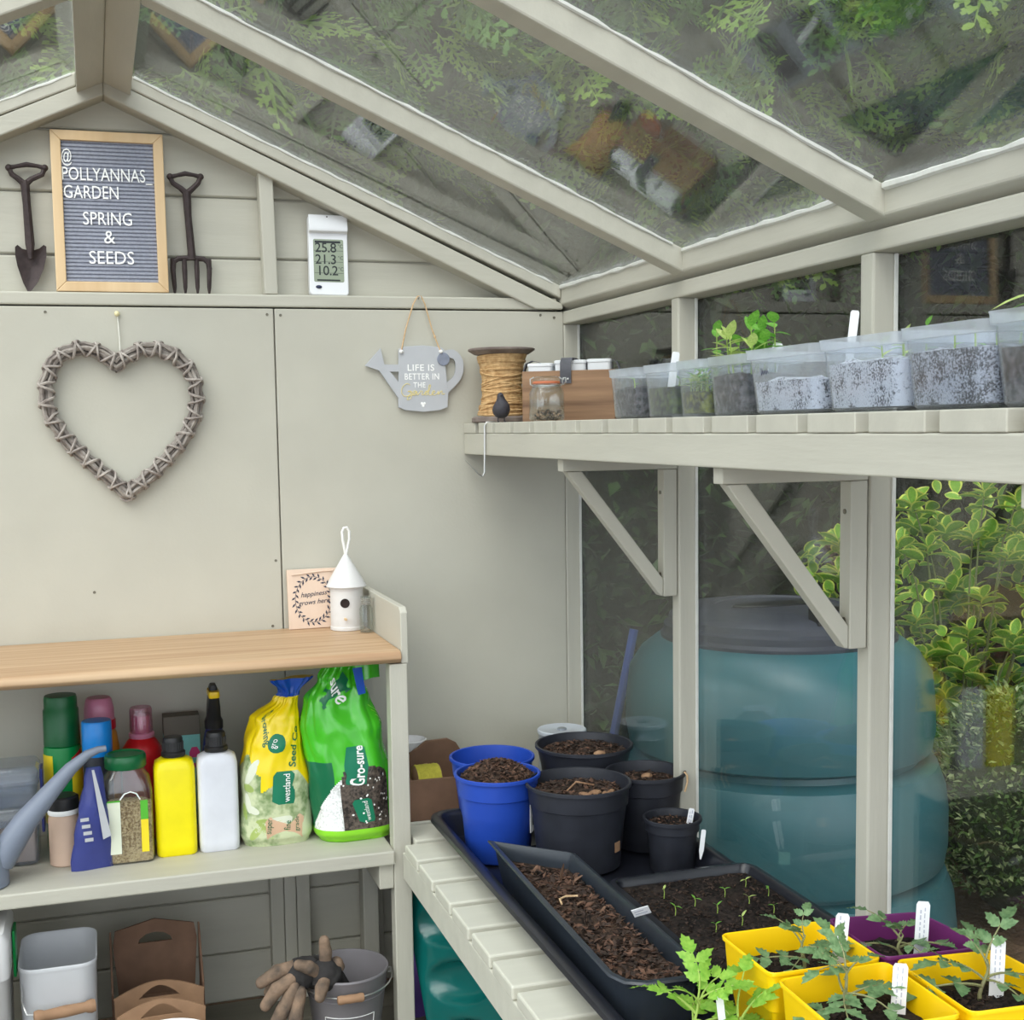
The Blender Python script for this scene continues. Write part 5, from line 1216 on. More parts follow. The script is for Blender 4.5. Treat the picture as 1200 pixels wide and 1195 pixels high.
def pot(nm, lab, x, y, rt, h, m, cat='pot', grp=None, band=True, rb=None, n=48, lip=0.004):
    t = thing(nm, lab, cat, (x, y, TB), 0, grp)
    rb = rb or rt * 0.74; bz = h * 0.74
    rm = rb + (rt - lip - 0.003 - rb) * 0.76
    P_ = [(rb * 0.9, 0.003), (rb * 0.95, 0.0), (rb, 0.003), (rm, bz)]
    if band: P_ += [(rm + 0.004, bz + 0.002)]
    P_ += [(rt - lip, h - 0.007), (rt, h - 0.006), (rt, h - 0.001), (rt - 0.002, h), (rt - 0.0045, h - 0.001), (rt - lip - 0.002, h - 0.01), (rm + (0.001 if band else -0.002), bz), (rb - 0.002, 0.006)]
    B().lathe(P_, n).build('pot_shell', m, t, 40)
    return t
def disc(r, n=40): return [(r * cos(2 * pi * j / n), r * sin(2 * pi * j / n)) for j in range(n)]
def in_disc(r, zf):
    def f(rn):
        a = rn.uniform(0, 2 * pi); q = r * math.sqrt(rn.random()); return (q * cos(a), q * sin(a), zf(q / r))
    return f
# blue pots
t = pot('blue_pot', 'blue plastic pot heaped with brown bark compost', -0.312, -0.494, 0.0735, 0.146, M['blue_pot'])
soil(disc(0.0655), 0.134, 0.006, 0.028, 11, 14, 'soil', M['soil'], t, 0.008)
chips(900, in_disc(0.064, lambda q: 0.136 + 0.030 * (1 - q * q)), 0.0085, [M['bark'], M['bark_dark'], M['bark']], 11, t)
patch(0.0652, -52, -28, 0.055, 0.100, 8, 0.0008, zf=lambda u: (0.050 + 0.004 * u, 0.098 + 0.004 * u)).build('price_sticker', M['tag'], t)
patch(0.0662, -46, -36, 0.062, 0.078, 4, 0.0006).build('sticker_print', M['lcd_ink'], t)
patch(0.0662, -40, -34, 0.084, 0.098, 4, 0.0006).build('sticker_print', M['lcd_ink'], t)
t = pot('blue_pot', 'empty blue plastic pot behind the heaped blue pot', -0.274, -0.340, 0.078, 0.134, M['blue_pot'])
# black pots
PG = 'black plastic pots'
t = pot('black_pot', 'large scuffed black pot of bark and bulbs at the front', -0.198, -0.580, 0.0885, 0.142, M['black_pot'], grp=PG, rb=0.069)
soil(disc(0.0795), 0.121, 0.005, 0.004, 21, 14, 'soil', M['soil'], t, 0.008)
chips(520, in_disc(0.074, lambda q: 0.125), 0.011, [M['bark'], M['bark_dark'], M['bark_dark']], 21, t)
for k, (x, y, r_, sz) in enumerate(((0.018, -0.028, 0.4, 0.016), (0.032, -0.040, 1.3, 0.013), (0.0, -0.03, 2.2, 0.012), (0.046, -0.030, 0.8, 0.012))):
    B().sphere((0, 0, 0), (sz, sz * 0.42, sz * 0.36), 9, 6).build('dry_bulb', M['bulb'], t).matrix_local = Matrix.Translation((x, y, 0.126)) @ Matrix.Rotation(r_, 4, 'Z')
B().tube([(-0.02, 0.0, 0.126), (0.0, 0.01, 0.137), (0.03, 0.005, 0.13)], 0.0016, 6).build('dry_stem', M['bulb'], t)
patch(0.0735, -58, -46, 0.034, 0.050, 5, 0.001).build('peeling_sticker', M['kraft_light'], t)
t = pot('black_pot', 'wide black pot of bark and a bulb at the back of the tray', -0.108, -0.375, 0.090, 0.150, M['black_pot'], grp=PG, band=False)
soil(disc(0.0795), 0.134, 0.005, 0.004, 22, 12, 'soil', M['soil'], t, 0.008)
chips(420, in_disc(0.074, lambda q: 0.138), 0.010, [M['bark'], M['bark_dark'], M['bark_dark']], 22, t)
B().sphere((0.015, -0.04, 0.138), (0.012, 0.008, 0.006), 9, 6).build('dry_bulb', M['bulb'], t)
t = pot('black_pot', 'dusty black pot with a dried stem over its rim beside the post', -0.052, -0.524, 0.070, 0.132, M['black_pot'], grp=PG)
soil(disc(0.0605), 0.112, 0.005, 0.002, 23, 12, 'soil', M['soil'], t, 0.006)
chips(260, in_disc(0.055, lambda q: 0.115), 0.010, [M['bark'], M['bark_dark'], M['bark_dark']], 23, t)
B().sphere((0.008, 0.012, 0.117), (0.011, 0.007, 0.006), 9, 6).build('dry_bulb', M['bulb'], t)
B().tube([(0.052, -0.046, 0.135), (0.056, -0.049, 0.130), (0.056, -0.050, 0.118), (0.052, -0.052, 0.108), (0.050, -0.052, 0.102)], 0.0018, 6).build('dry_stem', M['twine'], t)
t = pot('black_pot', 'small black pot of compost with two white labels', -0.064, -0.658, 0.0485, 0.090, M['black_pot'], grp=PG)
soil(disc(0.0405), 0.078, 0.003, 0.003, 24, 10, 'soil', M['soil_dark'], t, 0.006)
chips(120, in_disc(0.036, lambda q: 0.081), 0.006, [M['bark_dark'], M['bark']], 24, t)
label_stick((-0.044, -0.676, TB + 0.070), 0.036, 0.0095, rad(10), 0, 'short white label upright in the small black pot', rad(-15))
label_stick((-0.0345, -0.702, TB + 0.032), 0.044, 0.0075, rad(8), rad(-6), 'white label stuck to the outside of the small black pot', rad(-15), False)

# --- deep trough planter
t = thing('trough_planter', 'deep black trough planter of bark compost lying along the tray', 'planter', (-0.315, -0.89, TB))
rim = [(-0.360, -0.608), (-0.312, -0.655), (-0.262, -0.702), (-0.256, -0.712), (-0.2565, -0.9), (-0.2565, -1.155), (-0.268, -1.172), (-0.290, -1.178), (-0.340, -1.176), (-0.362, -1.163), (-0.371, -1.14), (-0.367, -0.9)]
rim = [(x + 0.315, y + 0.89) for x, y in rim]
def off(poly, dx, dz):
    res = []; n = len(poly)
    for i in range(n):
        a, p, c = Vector(poly[i - 1]), Vector(poly[i]), Vector(poly[(i + 1) % n])
        n1 = Vector(((p - a).y, -(p - a).x)).normalized(); n2 = Vector(((c - p).y, -(c - p).x)).normalized()
        nn = (n1 + n2).normalized(); q = p + nn * dx / max(0.4, nn.dot(n1)); res.append((q.x, q.y, dz))
    return res
ar = sum(rim[i][0] * rim[(i + 1) % len(rim)][1] - rim[(i + 1) % len(rim)][0] * rim[i][1] for i in range(len(rim)))
if ar < 0: rim = rim[::-1]
HT = 0.0655
B().loft([off(rim, -0.013, 0.002), off(rim, -0.012, 0.0), off(rim, -0.0045, HT - 0.012), off(rim, -0.003, HT - 0.011), off(rim, -0.001, HT - 0.001), off(rim, 0.002, HT - 0.004), off(rim, 0.0035, HT - 0.003), off(rim, 0.002, HT), off(rim, -0.003, HT + 0.001), off(rim, -0.006, HT - 0.004), off(rim, -0.008, HT - 0.018), off(rim, -0.016, 0.004)]).build('trough_shell', M['trough_plastic'], t, 40)
dense = []
ri = [p[:2] for p in off(rim, -0.0105, 0)]
for i in range(len(ri)):
    a, c = Vector(ri[i]), Vector(ri[(i + 1) % len(ri)]); k = max(1, int((c - a).length / 0.012))
    for q in range(k): dense.append(tuple(a.lerp(c, q / k)))
soil(dense, HT - 0.024, 0.007, 0.006, 31, 10, 'soil', M['soil'], t, 0.01)
def in_trough(rn):
    while True:
        x, y = rn.uniform(-0.041, 0.044), rn.uniform(-0.262, 0.25)
        if y < 0.205 - (x + 0.02) * 1.0: return (x, y, HT - 0.019 + rn.uniform(-0.002, 0.004))
chips(1500, in_trough, 0.0105, [M['bark'], M['bark_dark'], M['bark_dark'], M['bark']], 31, t)
for k, (x, y, l_, a) in enumerate(((0.012, 0.115, 0.034, 0.3), (0.028, 0.11, 0.022, 1.0), (-0.02, 0.16, 0.02, 2.0), (0.0, 0.02, 0.02, 0.5), (0.02, -0.02, 0.016, 1.8))):
    B().add([(-0.003, 0, 0), (0.003, 0, 0), (0.0025, 0.002, l_), (-0.001, 0.001, l_ * 1.1), (0.0, 0.004, l_ * 0.5)], [(0, 1, 2, 3), (0, 3, 4), (1, 4, 2), (2, 4, 3), (0, 4, 1)]).build('bark_shard', M['kraft'], t, None).matrix_local = Matrix.Translation((x, y, HT - 0.022)) @ Matrix.Rotation(a, 4, 'Z') @ Matrix.Rotation(0.3 if k == 0 else 0.9, 4, 'X')
B().tube([(-0.02, 0.02, HT - 0.014), (-0.018, 0.034, HT - 0.012), (-0.006, 0.042, HT - 0.012), (0.012, 0.040, HT - 0.013)], 0.0016, 6).build('pale_root', M['twine'], t)
o = thing('rim_label', 'white plant label lying across the rim of the trough planter', 'plant label', (-0.2605, -0.985, TB + HT + 0.0035), rad(-28), 'white plant labels')
RL = (rad(30), rad(-20), 0)
B().box(-0.012, -0.0005, -0.001, 0.012, 0.0005, 0.0135).build('strip', M['tag'], o, None).rotation_euler = RL
b = B()
for k in range(2): b.box(-0.009, -0.0008, 0.003 + 0.005 * k, 0.008 - 0.004 * k, -0.00055, 0.0045 + 0.005 * k)
b.build('handwriting', M['pencil'], o, None).rotation_euler = RL

# --- seed tray with sprouts
t = thing('seed_tray', 'black seed tray of fine dark compost with tiny green sprouts', 'tray', (-0.118, -0.988, TB))
w_, d_, h = 0.226, 0.37, 0.050
sec = [(-0.014, 0.002), (-0.012, 0.0), (-0.002, h - 0.006), (0.0, h - 0.001), (0.006, h - 0.001), (0.0075, h - 0.005), (0.009, h - 0.004), (0.008, h + 0.001), (0.0, h + 0.0022), (-0.004, h - 0.002), (-0.006, h - 0.012), (-0.016, 0.005)]
B().loft([rrect(w_ + 2 * o_, d_ + 2 * o_, 0.018 + max(o_, -0.01), z, 5) for o_, z in sec]).build('tray_shell', M['black_tray'], t, 40)
so = [(p[0], p[1]) for p in rrect(w_ - 0.012, d_ - 0.012, 0.012, 0, 3)]
dense = []
for i in range(len(so)):
    a, c = Vector(so[i]), Vector(so[(i + 1) % len(so)]); k = max(1, int((c - a).length / 0.01))
    for q in range(k): dense.append(tuple(a.lerp(c, q / k)))
soil(dense, h - 0.010, 0.006, 0.002, 41, 16, 'soil', M['soil_dark'], t, 0.01)
chips(1300, lambda r: (r.uniform(-0.1, 0.1), r.uniform(-0.17, 0.17), h - 0.008), 0.006, [M['bark_dark'], M['bark_dark'], M['soil']], 41, t, 'compost_crumbs', 0.7)
rnd = random.Random(77)
for k, (x, y) in enumerate(((-0.06, 0.115), (-0.03, 0.075), (0.025, 0.09), (0.075, 0.12), (-0.075, 0.045), (-0.015, 0.035), (0.04, 0.045), (0.085, 0.07), (-0.045, -0.02), (0.0, -0.01), (0.06, 0.01))):
    b = B(); hh = rnd.uniform(0.010, 0.016); a = rnd.uniform(0, 3)
    b.tube([(0, 0, -0.003), (0.001, 0, hh * 0.6), (0.0, 0, hh)], 0.0007, 5)
    sp = b.build('sprout', M['lime_stem'], t); sp.location = (x, y, h - 0.009)
    for q in (0, pi): leafobj(sp, (0, 0, hh - 0.0005), a + q + rnd.uniform(-0.3, 0.3), rnd.uniform(0.2, 0.9), rnd.uniform(0.008, 0.012), 0.0035, M['pea'] if k % 3 else M['pale_leaf'], 0.2, 0.3)

# --- tomato seedlings in square pots
def lobed_leaflet(b, o, d, n, l, w, mi, r):
    """tomato leaflet: jagged outline folded on its midrib"""
    d = d.normalized(); sd = d.cross(n).normalized(); up = sd.cross(d)
    half = [(0.0, 0.05), (0.16, 0.34), (0.30, 0.50), (0.36, 0.38), (0.52, 0.46), (0.58, 0.31), (0.74, 0.32), (0.80, 0.16), (1.0, 0.0)]
    mid = [o + d * (u * l) - up * (0.22 * l * u * u) for u, _ in half]
    i0 = len(b.v)
    vs = [tuple(p) for p in mid]
    for sg in (1, -1):
        vs += [tuple(p + sd * (sg * w * q) + up * (0.16 * w * q) - up * (0.05 * l * (i % 2))) for i, (p, (u, q)) in enumerate(zip(mid, half))]
    nn = len(half); fs = []
    for i in range(nn - 1):
        fs += [(i, i + 1, nn + i + 1, nn + i), (i + 1, i, 2 * nn + i, 2 * nn + i + 1)]
    b.add(vs, fs, mi)
def compound_leaf(seed, pairs, m, stem):
    """a whole tomato leaf of unit length along +X"""
    r = random.Random(seed); b = B(); up = Vector((0, 0, 1))
    P_ = lambda u: Vector((u * 0.78, 0.05 * sin(u * 3 + seed), 0.22 * u - 0.34 * u * u))
    b.tube([P_(i / 6) for i in range(7)], [0.022, 0.020, 0.018, 0.016, 0.014, 0.012, 0.010], 5, mi=1)
    lobed_leaflet(b, P_(1), P_(1) - P_(0.85) + Vector((0, 0, -0.01)), up, 0.46, 0.30, 0, r)
    for k in range(pairs):
        u = 0.42 + 0.40 * k / max(1, pairs - 1) if pairs > 1 else 0.62
        for sg in (1, -1):
            d = Vector((0.55, sg * 1.0, 0.05 + r.uniform(-0.2, 0.2)))
            lobed_leaflet(b, P_(u), d, up, (0.30 + 0.06 * k) * r.uniform(0.85, 1.15), 0.22, 0, r)
    return b.mesh('tomato_leaf', [m, stem], 50)
TL = {}
for nm, m, st in (('g', M['tomato'], M['tomato_stem']), ('l', M['tomato_lime'], M['lime_stem'])):
    TL[nm] = [compound_leaf(i, (2, 1, 2, 3)[i], m, st) for i in range(4)]
def tomato(parent, x, y, z, h, seed, leaves, kind='g', lean_=(0, 0)):
    r = random.Random(seed); st = M['tomato_stem'] if kind == 'g' else M['lime_stem']
    P_ = lambda u: Vector((x + lean_[0] * u + 0.004 * sin(u * 5 + seed), y + lean_[1] * u, z + h * u))
    B().tube([P_(i / 6) for i in range(7)], [0.0023, 0.0022, 0.002, 0.0019, 0.0016, 0.0013, 0.001], 7).build('stem', st, parent)
    for u, yaw, pitch, l_ in leaves:
        R_ = Matrix.Rotation(rad(yaw), 3, 'Z') @ Matrix.Rotation(rad(-pitch), 3, 'Y') @ Matrix.Rotation(r.uniform(-0.3, 0.3), 3, 'X')
        put(TL[kind][r.randrange(4)], 'leaf', parent, P_(u), R_.to_euler(), l_ * (1.1 if kind == 'g' else 1.08))
def square_pot(lab, corners, hz, m, nm='square_pot', soilz=0.80, base=None):
    """corners: rim outline counter-clockwise from back-left, in world XY"""
    cx = sum(p[0] for p in corners) / 4; cy = sum(p[1] for p in corners) / 4
    t = thing(nm, lab, 'potted seedling', (cx, cy, base if base is not None else TB), 0, 'square pots of tomato seedlings')
    L_ = [(p[0] - cx, p[1] - cy) for p in corners]
    def ring(k, z, rr=0.010, nsub=4, inset=0.0):
        pts = []
        for i in range(4):
            p, a, c = Vector(L_[i]) * k, Vector(L_[i - 1]) * k, Vector(L_[(i + 1) % 4]) * k
            if inset: p = p - p.normalized() * inset * 1.3; a = a - a.normalized() * inset * 1.3; c = c - c.normalized() * inset * 1.3
            e1 = (a - p).normalized(); e2 = (c - p).normalized()
            for q in range(nsub + 1):
                f = q / nsub; s0 = p + e1 * rr; s1 = p + e2 * rr
                m_ = s0.lerp(p, f).lerp(p.lerp(s1, f), f); pts.append((m_.x, m_.y, z))
        return pts
    K_ = 0.70
    hb = hz * 0.66
    R_ = [ring(K_ * 0.94, 0.002), ring(K_ * 0.97, 0.0), ring(K_, 0.003), ring(0.895, hb), ring(0.925, hb + 0.002), ring(0.965, hz - 0.006), ring(0.995, hz - 0.005), ring(1.0, hz - 0.001), ring(0.99, hz), ring(0.965, hz - 0.001), ring(0.945, hz - 0.008), ring(0.90, hb + 0.001), ring(0.875, hb), ring(K_ - 0.02, 0.006)]
    B().loft(R_).build('pot_shell', m, t, 40)
    ks = K_ + (0.875 - K_) * (soilz / 0.66) if soilz < 0.66 else 0.885
    oo = ring(ks - 0.01, 0)
    dense = []
    for i in range(len(oo)):
        a, c = Vector(oo[i][:2]), Vector(oo[(i + 1) % len(oo)][:2]); k = max(1, int((c - a).length / 0.009))
        for q in range(k): dense.append(tuple(a.lerp(c, q / k)))
    soil(dense, hz * soilz, 0.006, 0.004, int(abs(cx * 1000)) % 97, 8, 'soil', M['soil_dark'], t, 0.01)
    rr_ = 0.035
    chips(260, lambda r: (r.uniform(-rr_, rr_), r.uniform(-rr_, rr_), hz * soilz + 0.002), 0.007, [M['bark_dark'], M['soil'], M['bark_dark']], int(abs(cy * 1000)) % 89, t, 'compost_crumbs', 0.7)
    return t, hz * soilz
ZR = 0.575
ph = ZR - TB
tA, zA = square_pot('yellow square pot of a tomato seedling nearest the seed tray', [(-0.279, -1.245), (-0.279, -1.361), (-0.143, -1.365), (-0.144, -1.249)][::1], ph, M['yellow_pot'])
tP, zP = square_pot('purple square pot of a tomato seedling against the window', [(-0.1385, -1.245), (-0.1395, -1.3635), (-0.012, -1.3755), (-0.0255, -1.262)], ph, M['purple_pot'])
tB, zB = square_pot('yellow square pot of a tomato seedling at the front edge', [(-0.279, -1.375), (-0.283, -1.503), (-0.146, -1.506), (-0.1435, -1.3725)], ph, M['yellow_pot'])
tC, zC = square_pot('yellow square pot of a tomato seedling in front of the purple pot', [(-0.1335, -1.3725), (-0.137, -1.506), (-0.006, -1.515), (-0.0115, -1.385)], ph, M['yellow_pot'])
tomato(tA, 0.0, -0.005, zA, 0.044, 1, [(0.35, 165, 10, 0.058), (0.5, 20, 5, 0.062), (0.65, -60, 20, 0.046), (0.8, 130, 45, 0.042), (0.95, 60, 55, 0.036), (0.9, 200, 50, 0.034), (0.45, -140, 5, 0.042)], 'g', (0.004, -0.004))
tomato(tP, -0.008, -0.006, zP, 0.028, 2, [(0.4, 170, 20, 0.060), (0.5, -20, 12, 0.066), (0.7, -80, 10, 0.050), (0.8, 40, 20, 0.052), (0.9, 120, 35, 0.056), (1.0, 200, 50, 0.034)], 'g')
tomato(tB, -0.006, 0.012, zB, 0.056, 3, [(0.3, 185, 0, 0.058), (0.42, 10, 10, 0.062), (0.5, -50, -5, 0.062), (0.6, -120, 0, 0.060), (0.75, 30, 25, 0.052), (0.9, 150, 40, 0.042), (1.0, 100, 60, 0.046), (0.98, 200, 20, 0.048), (0.55, 70, 10, 0.06)], 'g', (-0.014, 0.0))
tomato(tC, 0.004, 0.010, zC, 0.044, 4, [(0.35, 175, 12, 0.078), (0.5, 160, 30, 0.062), (0.55, -15, 5, 0.062), (0.5, -70, 0, 0.058), (0.75, 80, 50, 0.05), (0.95, 30, 60, 0.056), (0.9, 120, 50, 0.04)], 'g', (0.004, 0.0))
def stick_in(x, y, z, h, lab, tilt, yaw=-18): return label_stick((x, y, z), h, 0.0155, rad(tilt), rad(-4), lab, rad(yaw))
stick_in(-0.158, -1.300, TB + zA - 0.01, 0.066, 'white label standing in the yellow pot nearest the seed tray', 6)
stick_in(-0.062, -1.318, TB + zP - 0.01, 0.074, 'white label standing in the purple pot', 4)
stick_in(-0.176, -1.440, TB + zB - 0.01, 0.066, 'white label standing in the front edge yellow pot', 4)
stick_in(-0.052, -1.436, TB + zC - 0.01, 0.074, 'white label standing in the yellow pot in front of the purple pot', 3)
# lime green seedling in a small black pot at the front
tL = thing('lime_tomato_pot', 'small black square pot with a lime green tomato seedling', 'potted seedling', (-0.345, -1.335, TB))
K4 = lambda k, z: rrect(0.078 * k, 0.078 * k, 0.01 * k, z, 4)
B().loft([K4(0.66, 0.002), K4(0.7, 0.0), K4(0.93, 0.06), K4(1.0, 0.0605), K4(1.0, 0.066), K4(0.97, 0.067), K4(0.90, 0.06), K4(0.66, 0.005)]).build('pot_shell', M['black_tray'], tL, 40)
soil([(p[0], p[1]) for p in K4(0.86, 0)], 0.052, 0.004, 0.002, 51, 6, 'soil', M['soil_dark'], tL, 0.01)
tomato(tL, -0.006, 0.0, 0.05, 0.062, 9, [(0.45, 170, 5, 0.075), (0.5, -10, 15, 0.07), (0.55, 60, 10, 0.066), (0.65, -70, 5, 0.066), (0.75, 130, 30, 0.062), (0.85, 20, 40, 0.062), (0.92, 200, 45, 0.052), (1.0, 80, 70, 0.056), (0.97, -40, 40, 0.052)], 'l', (0.0, 0.006))
tomato(tL, 0.022, -0.016, 0.05, 0.046, 10, [(0.5, 30, 10, 0.066), (0.6, -40, 15, 0.066), (0.7, 100, 20, 0.058), (0.8, -110, 10, 0.06), (0.9, 10, 45, 0.06), (1.0, 60, 65, 0.056)], 'l', (0.012, 0.0))
label_stick((-0.322, -1.345, TB + 0.05), 0.075, 0.008, rad(-6), rad(-2), 'narrow white label in the small pot of lime green seedlings', rad(-15), False)

# --- wooden tray of yellow twine, white pot, tin drum at the back of the bench
t = thing('twine_caddy', 'brown wooden caddy with a hexagonal handle end holding a yellow twine roll', 'caddy', (-0.328, -0.172, BT), rad(0))
B().prism([(-0.078, 0), (0.07, 0), (0.07, 0.078), (0.052, 0.108), (0.034, 0.118), (-0.010, 0.116), (-0.030, 0.102), (-0.062, 0.084), (-0.078, 0.078)], 0.070, 0.078, 'y').build('handle_end', M['kraft'], t, None, bevel=0.001)
B().box(-0.078, -0.070, 0, 0.07, -0.063, 0.078).build('front_board', M['kraft'], t, None, bevel=0.001)
B().box(-0.078, -0.063, 0, -0.071, 0.0698, 0.078).build('side_board', M['kraft'], t, None, bevel=0.001)
B().box(0.063, -0.063, 0, 0.07, 0.0698, 0.078).build('side_board', M['kraft'], t, None, bevel=0.001)
B().box(-0.0708, -0.0628, 0.001, 0.0628, 0.0698, 0.006).build('base', M['kraft'], t, None)
B().box(-0.018, -0.05, 0.0062, -0.011, 0.06, 0.075).build('divider', M['kraft_light'], t, None, bevel=0.001)
t = thing('yellow_twine_roll', 'roll of yellow twine lying in the wooden caddy', 'twine roll', (-0.362, -0.200, BT + 0.0225))
pts = []; rnd = random.Random(6)
for i in range(26 * 14):
    a = 2 * pi * i / 14; f = i / (26 * 14); pts.append((-0.022 + 0.044 * f, (0.0345 + rnd.uniform(-0.0008, 0.0008)) * cos(a), 0.0372 + (0.0345 + rnd.uniform(-0.0006, 0.0006)) * sin(a)))
B().tube(pts, 0.0022, 5).build('winding', M['yellow_twine'], t, 60)
B().lathe([(0.013, -0.024), (0.0345, -0.0235), (0.0345, 0.0235), (0.013, 0.024)], 28).build('core', M['kraft_light'], t).matrix_local = Matrix.Translation((0, 0, 0.0372)) @ Matrix.Rotation(pi / 2, 4, 'Y')
t = thing('white_pot', 'small white ceramic pot behind the wooden caddy', 'pot', (-0.358, -0.046, BT))
B().lathe([(0.020, 0.06), (0.022, 0.058), (0.0335, 0.104), (0.0345, 0.109), (0.032, 0.110), (0.0305, 0.104), (0.019, 0.063)], 32).build('bowl', M['white_ceramic'], t)
B().lathe([(0.028, 0.0), (0.03, 0.002), (0.024, 0.03), (0.0215, 0.0578)], 32).build('foot', M['white_ceramic'], t)
t = thing('tin_drum', 'round galvanised tin with a pale lid in the corner of the bench', 'tin', (-0.052, -0.105, BT))
B().lathe([(0.046, 0.0), (0.048, 0.002), (0.048, 0.030), (0.0492, 0.032), (0.048, 0.034), (0.048, 0.085), (0.0492, 0.088), (0.048, 0.091), (0.048, 0.110)], 36).build('drum', M['tin'], t)
B().lathe([(0.049, 0.1102), (0.0502, 0.111), (0.0502, 0.117), (0.0485, 0.1185), (0.046, 0.1175), (0.014, 0.1175), (0.012, 0.1165)], 36).build('lid', M['tin_top'], t)
B().lathe([(0.010, 0.1166), (0.010, 0.119), (0.007, 0.1205), (0.002, 0.1205)], 20).build('lid_boss', M['tin'], t)

# ================================================================== UNDER THE LOWER BENCH
M['teal_plastic'] = mat('teal_plastic', s(14, 98, 94), 0.22, 0.06, 14, spec=0.6)
t = thing('teal_tray', 'teal moulded plastic potting tray leaning under the slatted bench', 'tray', (-0.365, -0.43, 0.0))
NX, NY = 36, 60; w_, l_ = 0.23, 0.335
def hf(u, v):
    z = 0.0
    for c, a in ((0.2, 0.5), (0.5, 0.5), (0.8, 0.5)):
        d_ = ((u - 0.5) / 0.36) ** 2 + ((v - c) / 0.12) ** 2
        z -= 0.028 * max(0, 1 - d_ ** 2)
    e = min(u, 1 - u, v * 1.7, (1 - v) * 1.7); z -= 0.02 * max(0, 1 - e / 0.06) ** 2
    return z
top = [((u / NX - 0.5) * w_, v / NY * l_, hf(u / NX, v / NY)) for v in range(NY + 1) for u in range(NX + 1)]
bot = [(x, y, z - 0.012) for x, y, z in top]
n1 = (NX + 1) * (NY + 1); fs = []
for v in range(NY):
    for u in range(NX):
        a = v * (NX + 1) + u; fs.append((a, a + 1, a + NX + 2, a + NX + 1)); fs.append((n1 + a, n1 + a + NX + 1, n1 + a + NX + 2, n1 + a + 1))
for u in range(NX):
    for v in (0, NY):
        a = v * (NX + 1) + u; f = (a, n1 + a, n1 + a + 1, a + 1); fs.append(f if v == 0 else f[::-1])
for v in range(NY):
    for u in (0, NX):
        a = v * (NX + 1) + u; f = (a, a + NX + 1, n1 + a + NX + 1, n1 + a); fs.append(f if u == 0 else f[::-1])
Rm = Matrix((Vector((0.45, -0.86, -0.05)).normalized(), Vector((-0.10, -0.02, 0.99)).normalized(), Vector((-0.88, -0.46, 0.10)).normalized())).transposed()
B().add(top + bot, fs).build('moulded_sheet', M['teal_plastic'], t, 60).matrix_local = Matrix.Translation((0.02, -0.02, 0.012)) @ Rm.to_4x4() @ Matrix.Rotation(rad(14), 4, 'Z')
M['purple_foil'] = mat('purple_foil', s(92, 66, 140), 0.35, 0.15, 20)
t = thing('purple_bag', 'purple plastic bag behind the teal tray under the bench', 'bag', (-0.352, -0.120, 0.0))
rings = []
for i in range(10):
    f = i / 9; w2_ = 0.055 * (1 - 0.25 * f); rings.append([(w2_ * cos(a * pi / 8) + 0.003 * sin(i + a), (0.03 * (1 - f) + 0.004) * sin(a * pi / 8) * (1 + 0.3 * sin(a * 2 + i)), 0.268 * f) for a in range(16)])
B().loft(rings).build('bag_skin', M['purple_foil'], t, 40)
B().box(-0.042, -0.006, 0.262, 0.042, 0.006, 0.285).build('bag_hem', M['sign_grey'], t, None, bevel=0.002)

# ================================================================== OUTSIDE
M['earth'] = mat('garden_earth', s(86, 66, 50), 0.95, scale=9, col2=s(128, 104, 82), bump=0.8, bscale=60, bdist=0.02)
b = B(); NG = 60
for i in range(NG + 1):
    for j in range(NG + 1):
        x = -6 + 12 * i / NG; y = -6 + 12 * j / NG
        inside = -1.95 < x < 0.18 and -3.1 < y < 0.2
        b.v.append((x, y, -0.035 + (0 if inside else 0.03 * noise.noise(Vector((x * 2, y * 2, 0))))))
for i in range(NG):
    for j in range(NG):
        a = i * (NG + 1) + j; b.f.append((a, a + NG + 1, a + NG + 2, a + 1)); b.m.append(0)
g0 = b.build('ground', M['earth'], None, 60); g0['kind'] = 'structure'

# --- compost bin
M['bin_green'] = mat('bin_green_plastic', s(58, 108, 116), 0.34, 0.08, 6, spec=0.6, bump=0.05)
M['bin_lid'] = mat('bin_lid_plastic', s(66, 68, 78), 0.45, 0.08, 12)
t = thing('compost_bin', 'large ribbed green compost bin with a dark grey lid outside the window', 'compost bin', (0.468, -0.06, -0.03))
Pb = [(0.43, 0.0), (0.435, 0.004), (0.43, 0.10), (0.42, 0.19), (0.402, 0.232), (0.368, 0.241), (0.368, 0.249), (0.397, 0.258), (0.405, 0.30), (0.405, 0.37), (0.398, 0.42), (0.380, 0.465), (0.338, 0.474), (0.336, 0.486), (0.366, 0.498), (0.374, 0.54), (0.372, 0.60), (0.358, 0.66), (0.33, 0.70), (0.295, 0.725), (0.25, 0.735)]
B().lathe([(r_ * (0.885 if z_ < 0.64 else 0.9), z_) for r_, z_ in Pb], 64, cap1=True).build('bin_body', M['bin_green'], t, 50)
ld = B().lathe([(r_ * 0.94, z_) for r_, z_ in ((0.250, 0.715), (0.268, 0.718), (0.270, 0.735), (0.262, 0.742), (0.262, 0.756), (0.252, 0.762), (0.250, 0.775), (0.235, 0.787), (0.15, 0.797), (0.145, 0.793), (0.05, 0.795))], 56).build('lid', M['bin_lid'], t, 35)
B().prism([(0.11 * cos(a * pi / 12), 0.032 * sin(a * pi / 12)) for a in range(24)], 0.7985, 0.793, 'z').build('lid_recess', M['cap_black'], ld, None, bevel=0.002)
for dx in (-0.03, 0.03):
    B().box(dx - 0.006, -0.226, 0.770, dx + 0.006, -0.186, 0.814).build('latch_side', M['cap_black'], ld, None, bevel=0.002)
B().box(-0.023, -0.226, 0.770, 0.023, -0.186, 0.806).build('latch', M['bin_lid'], ld, None, bevel=0.003)
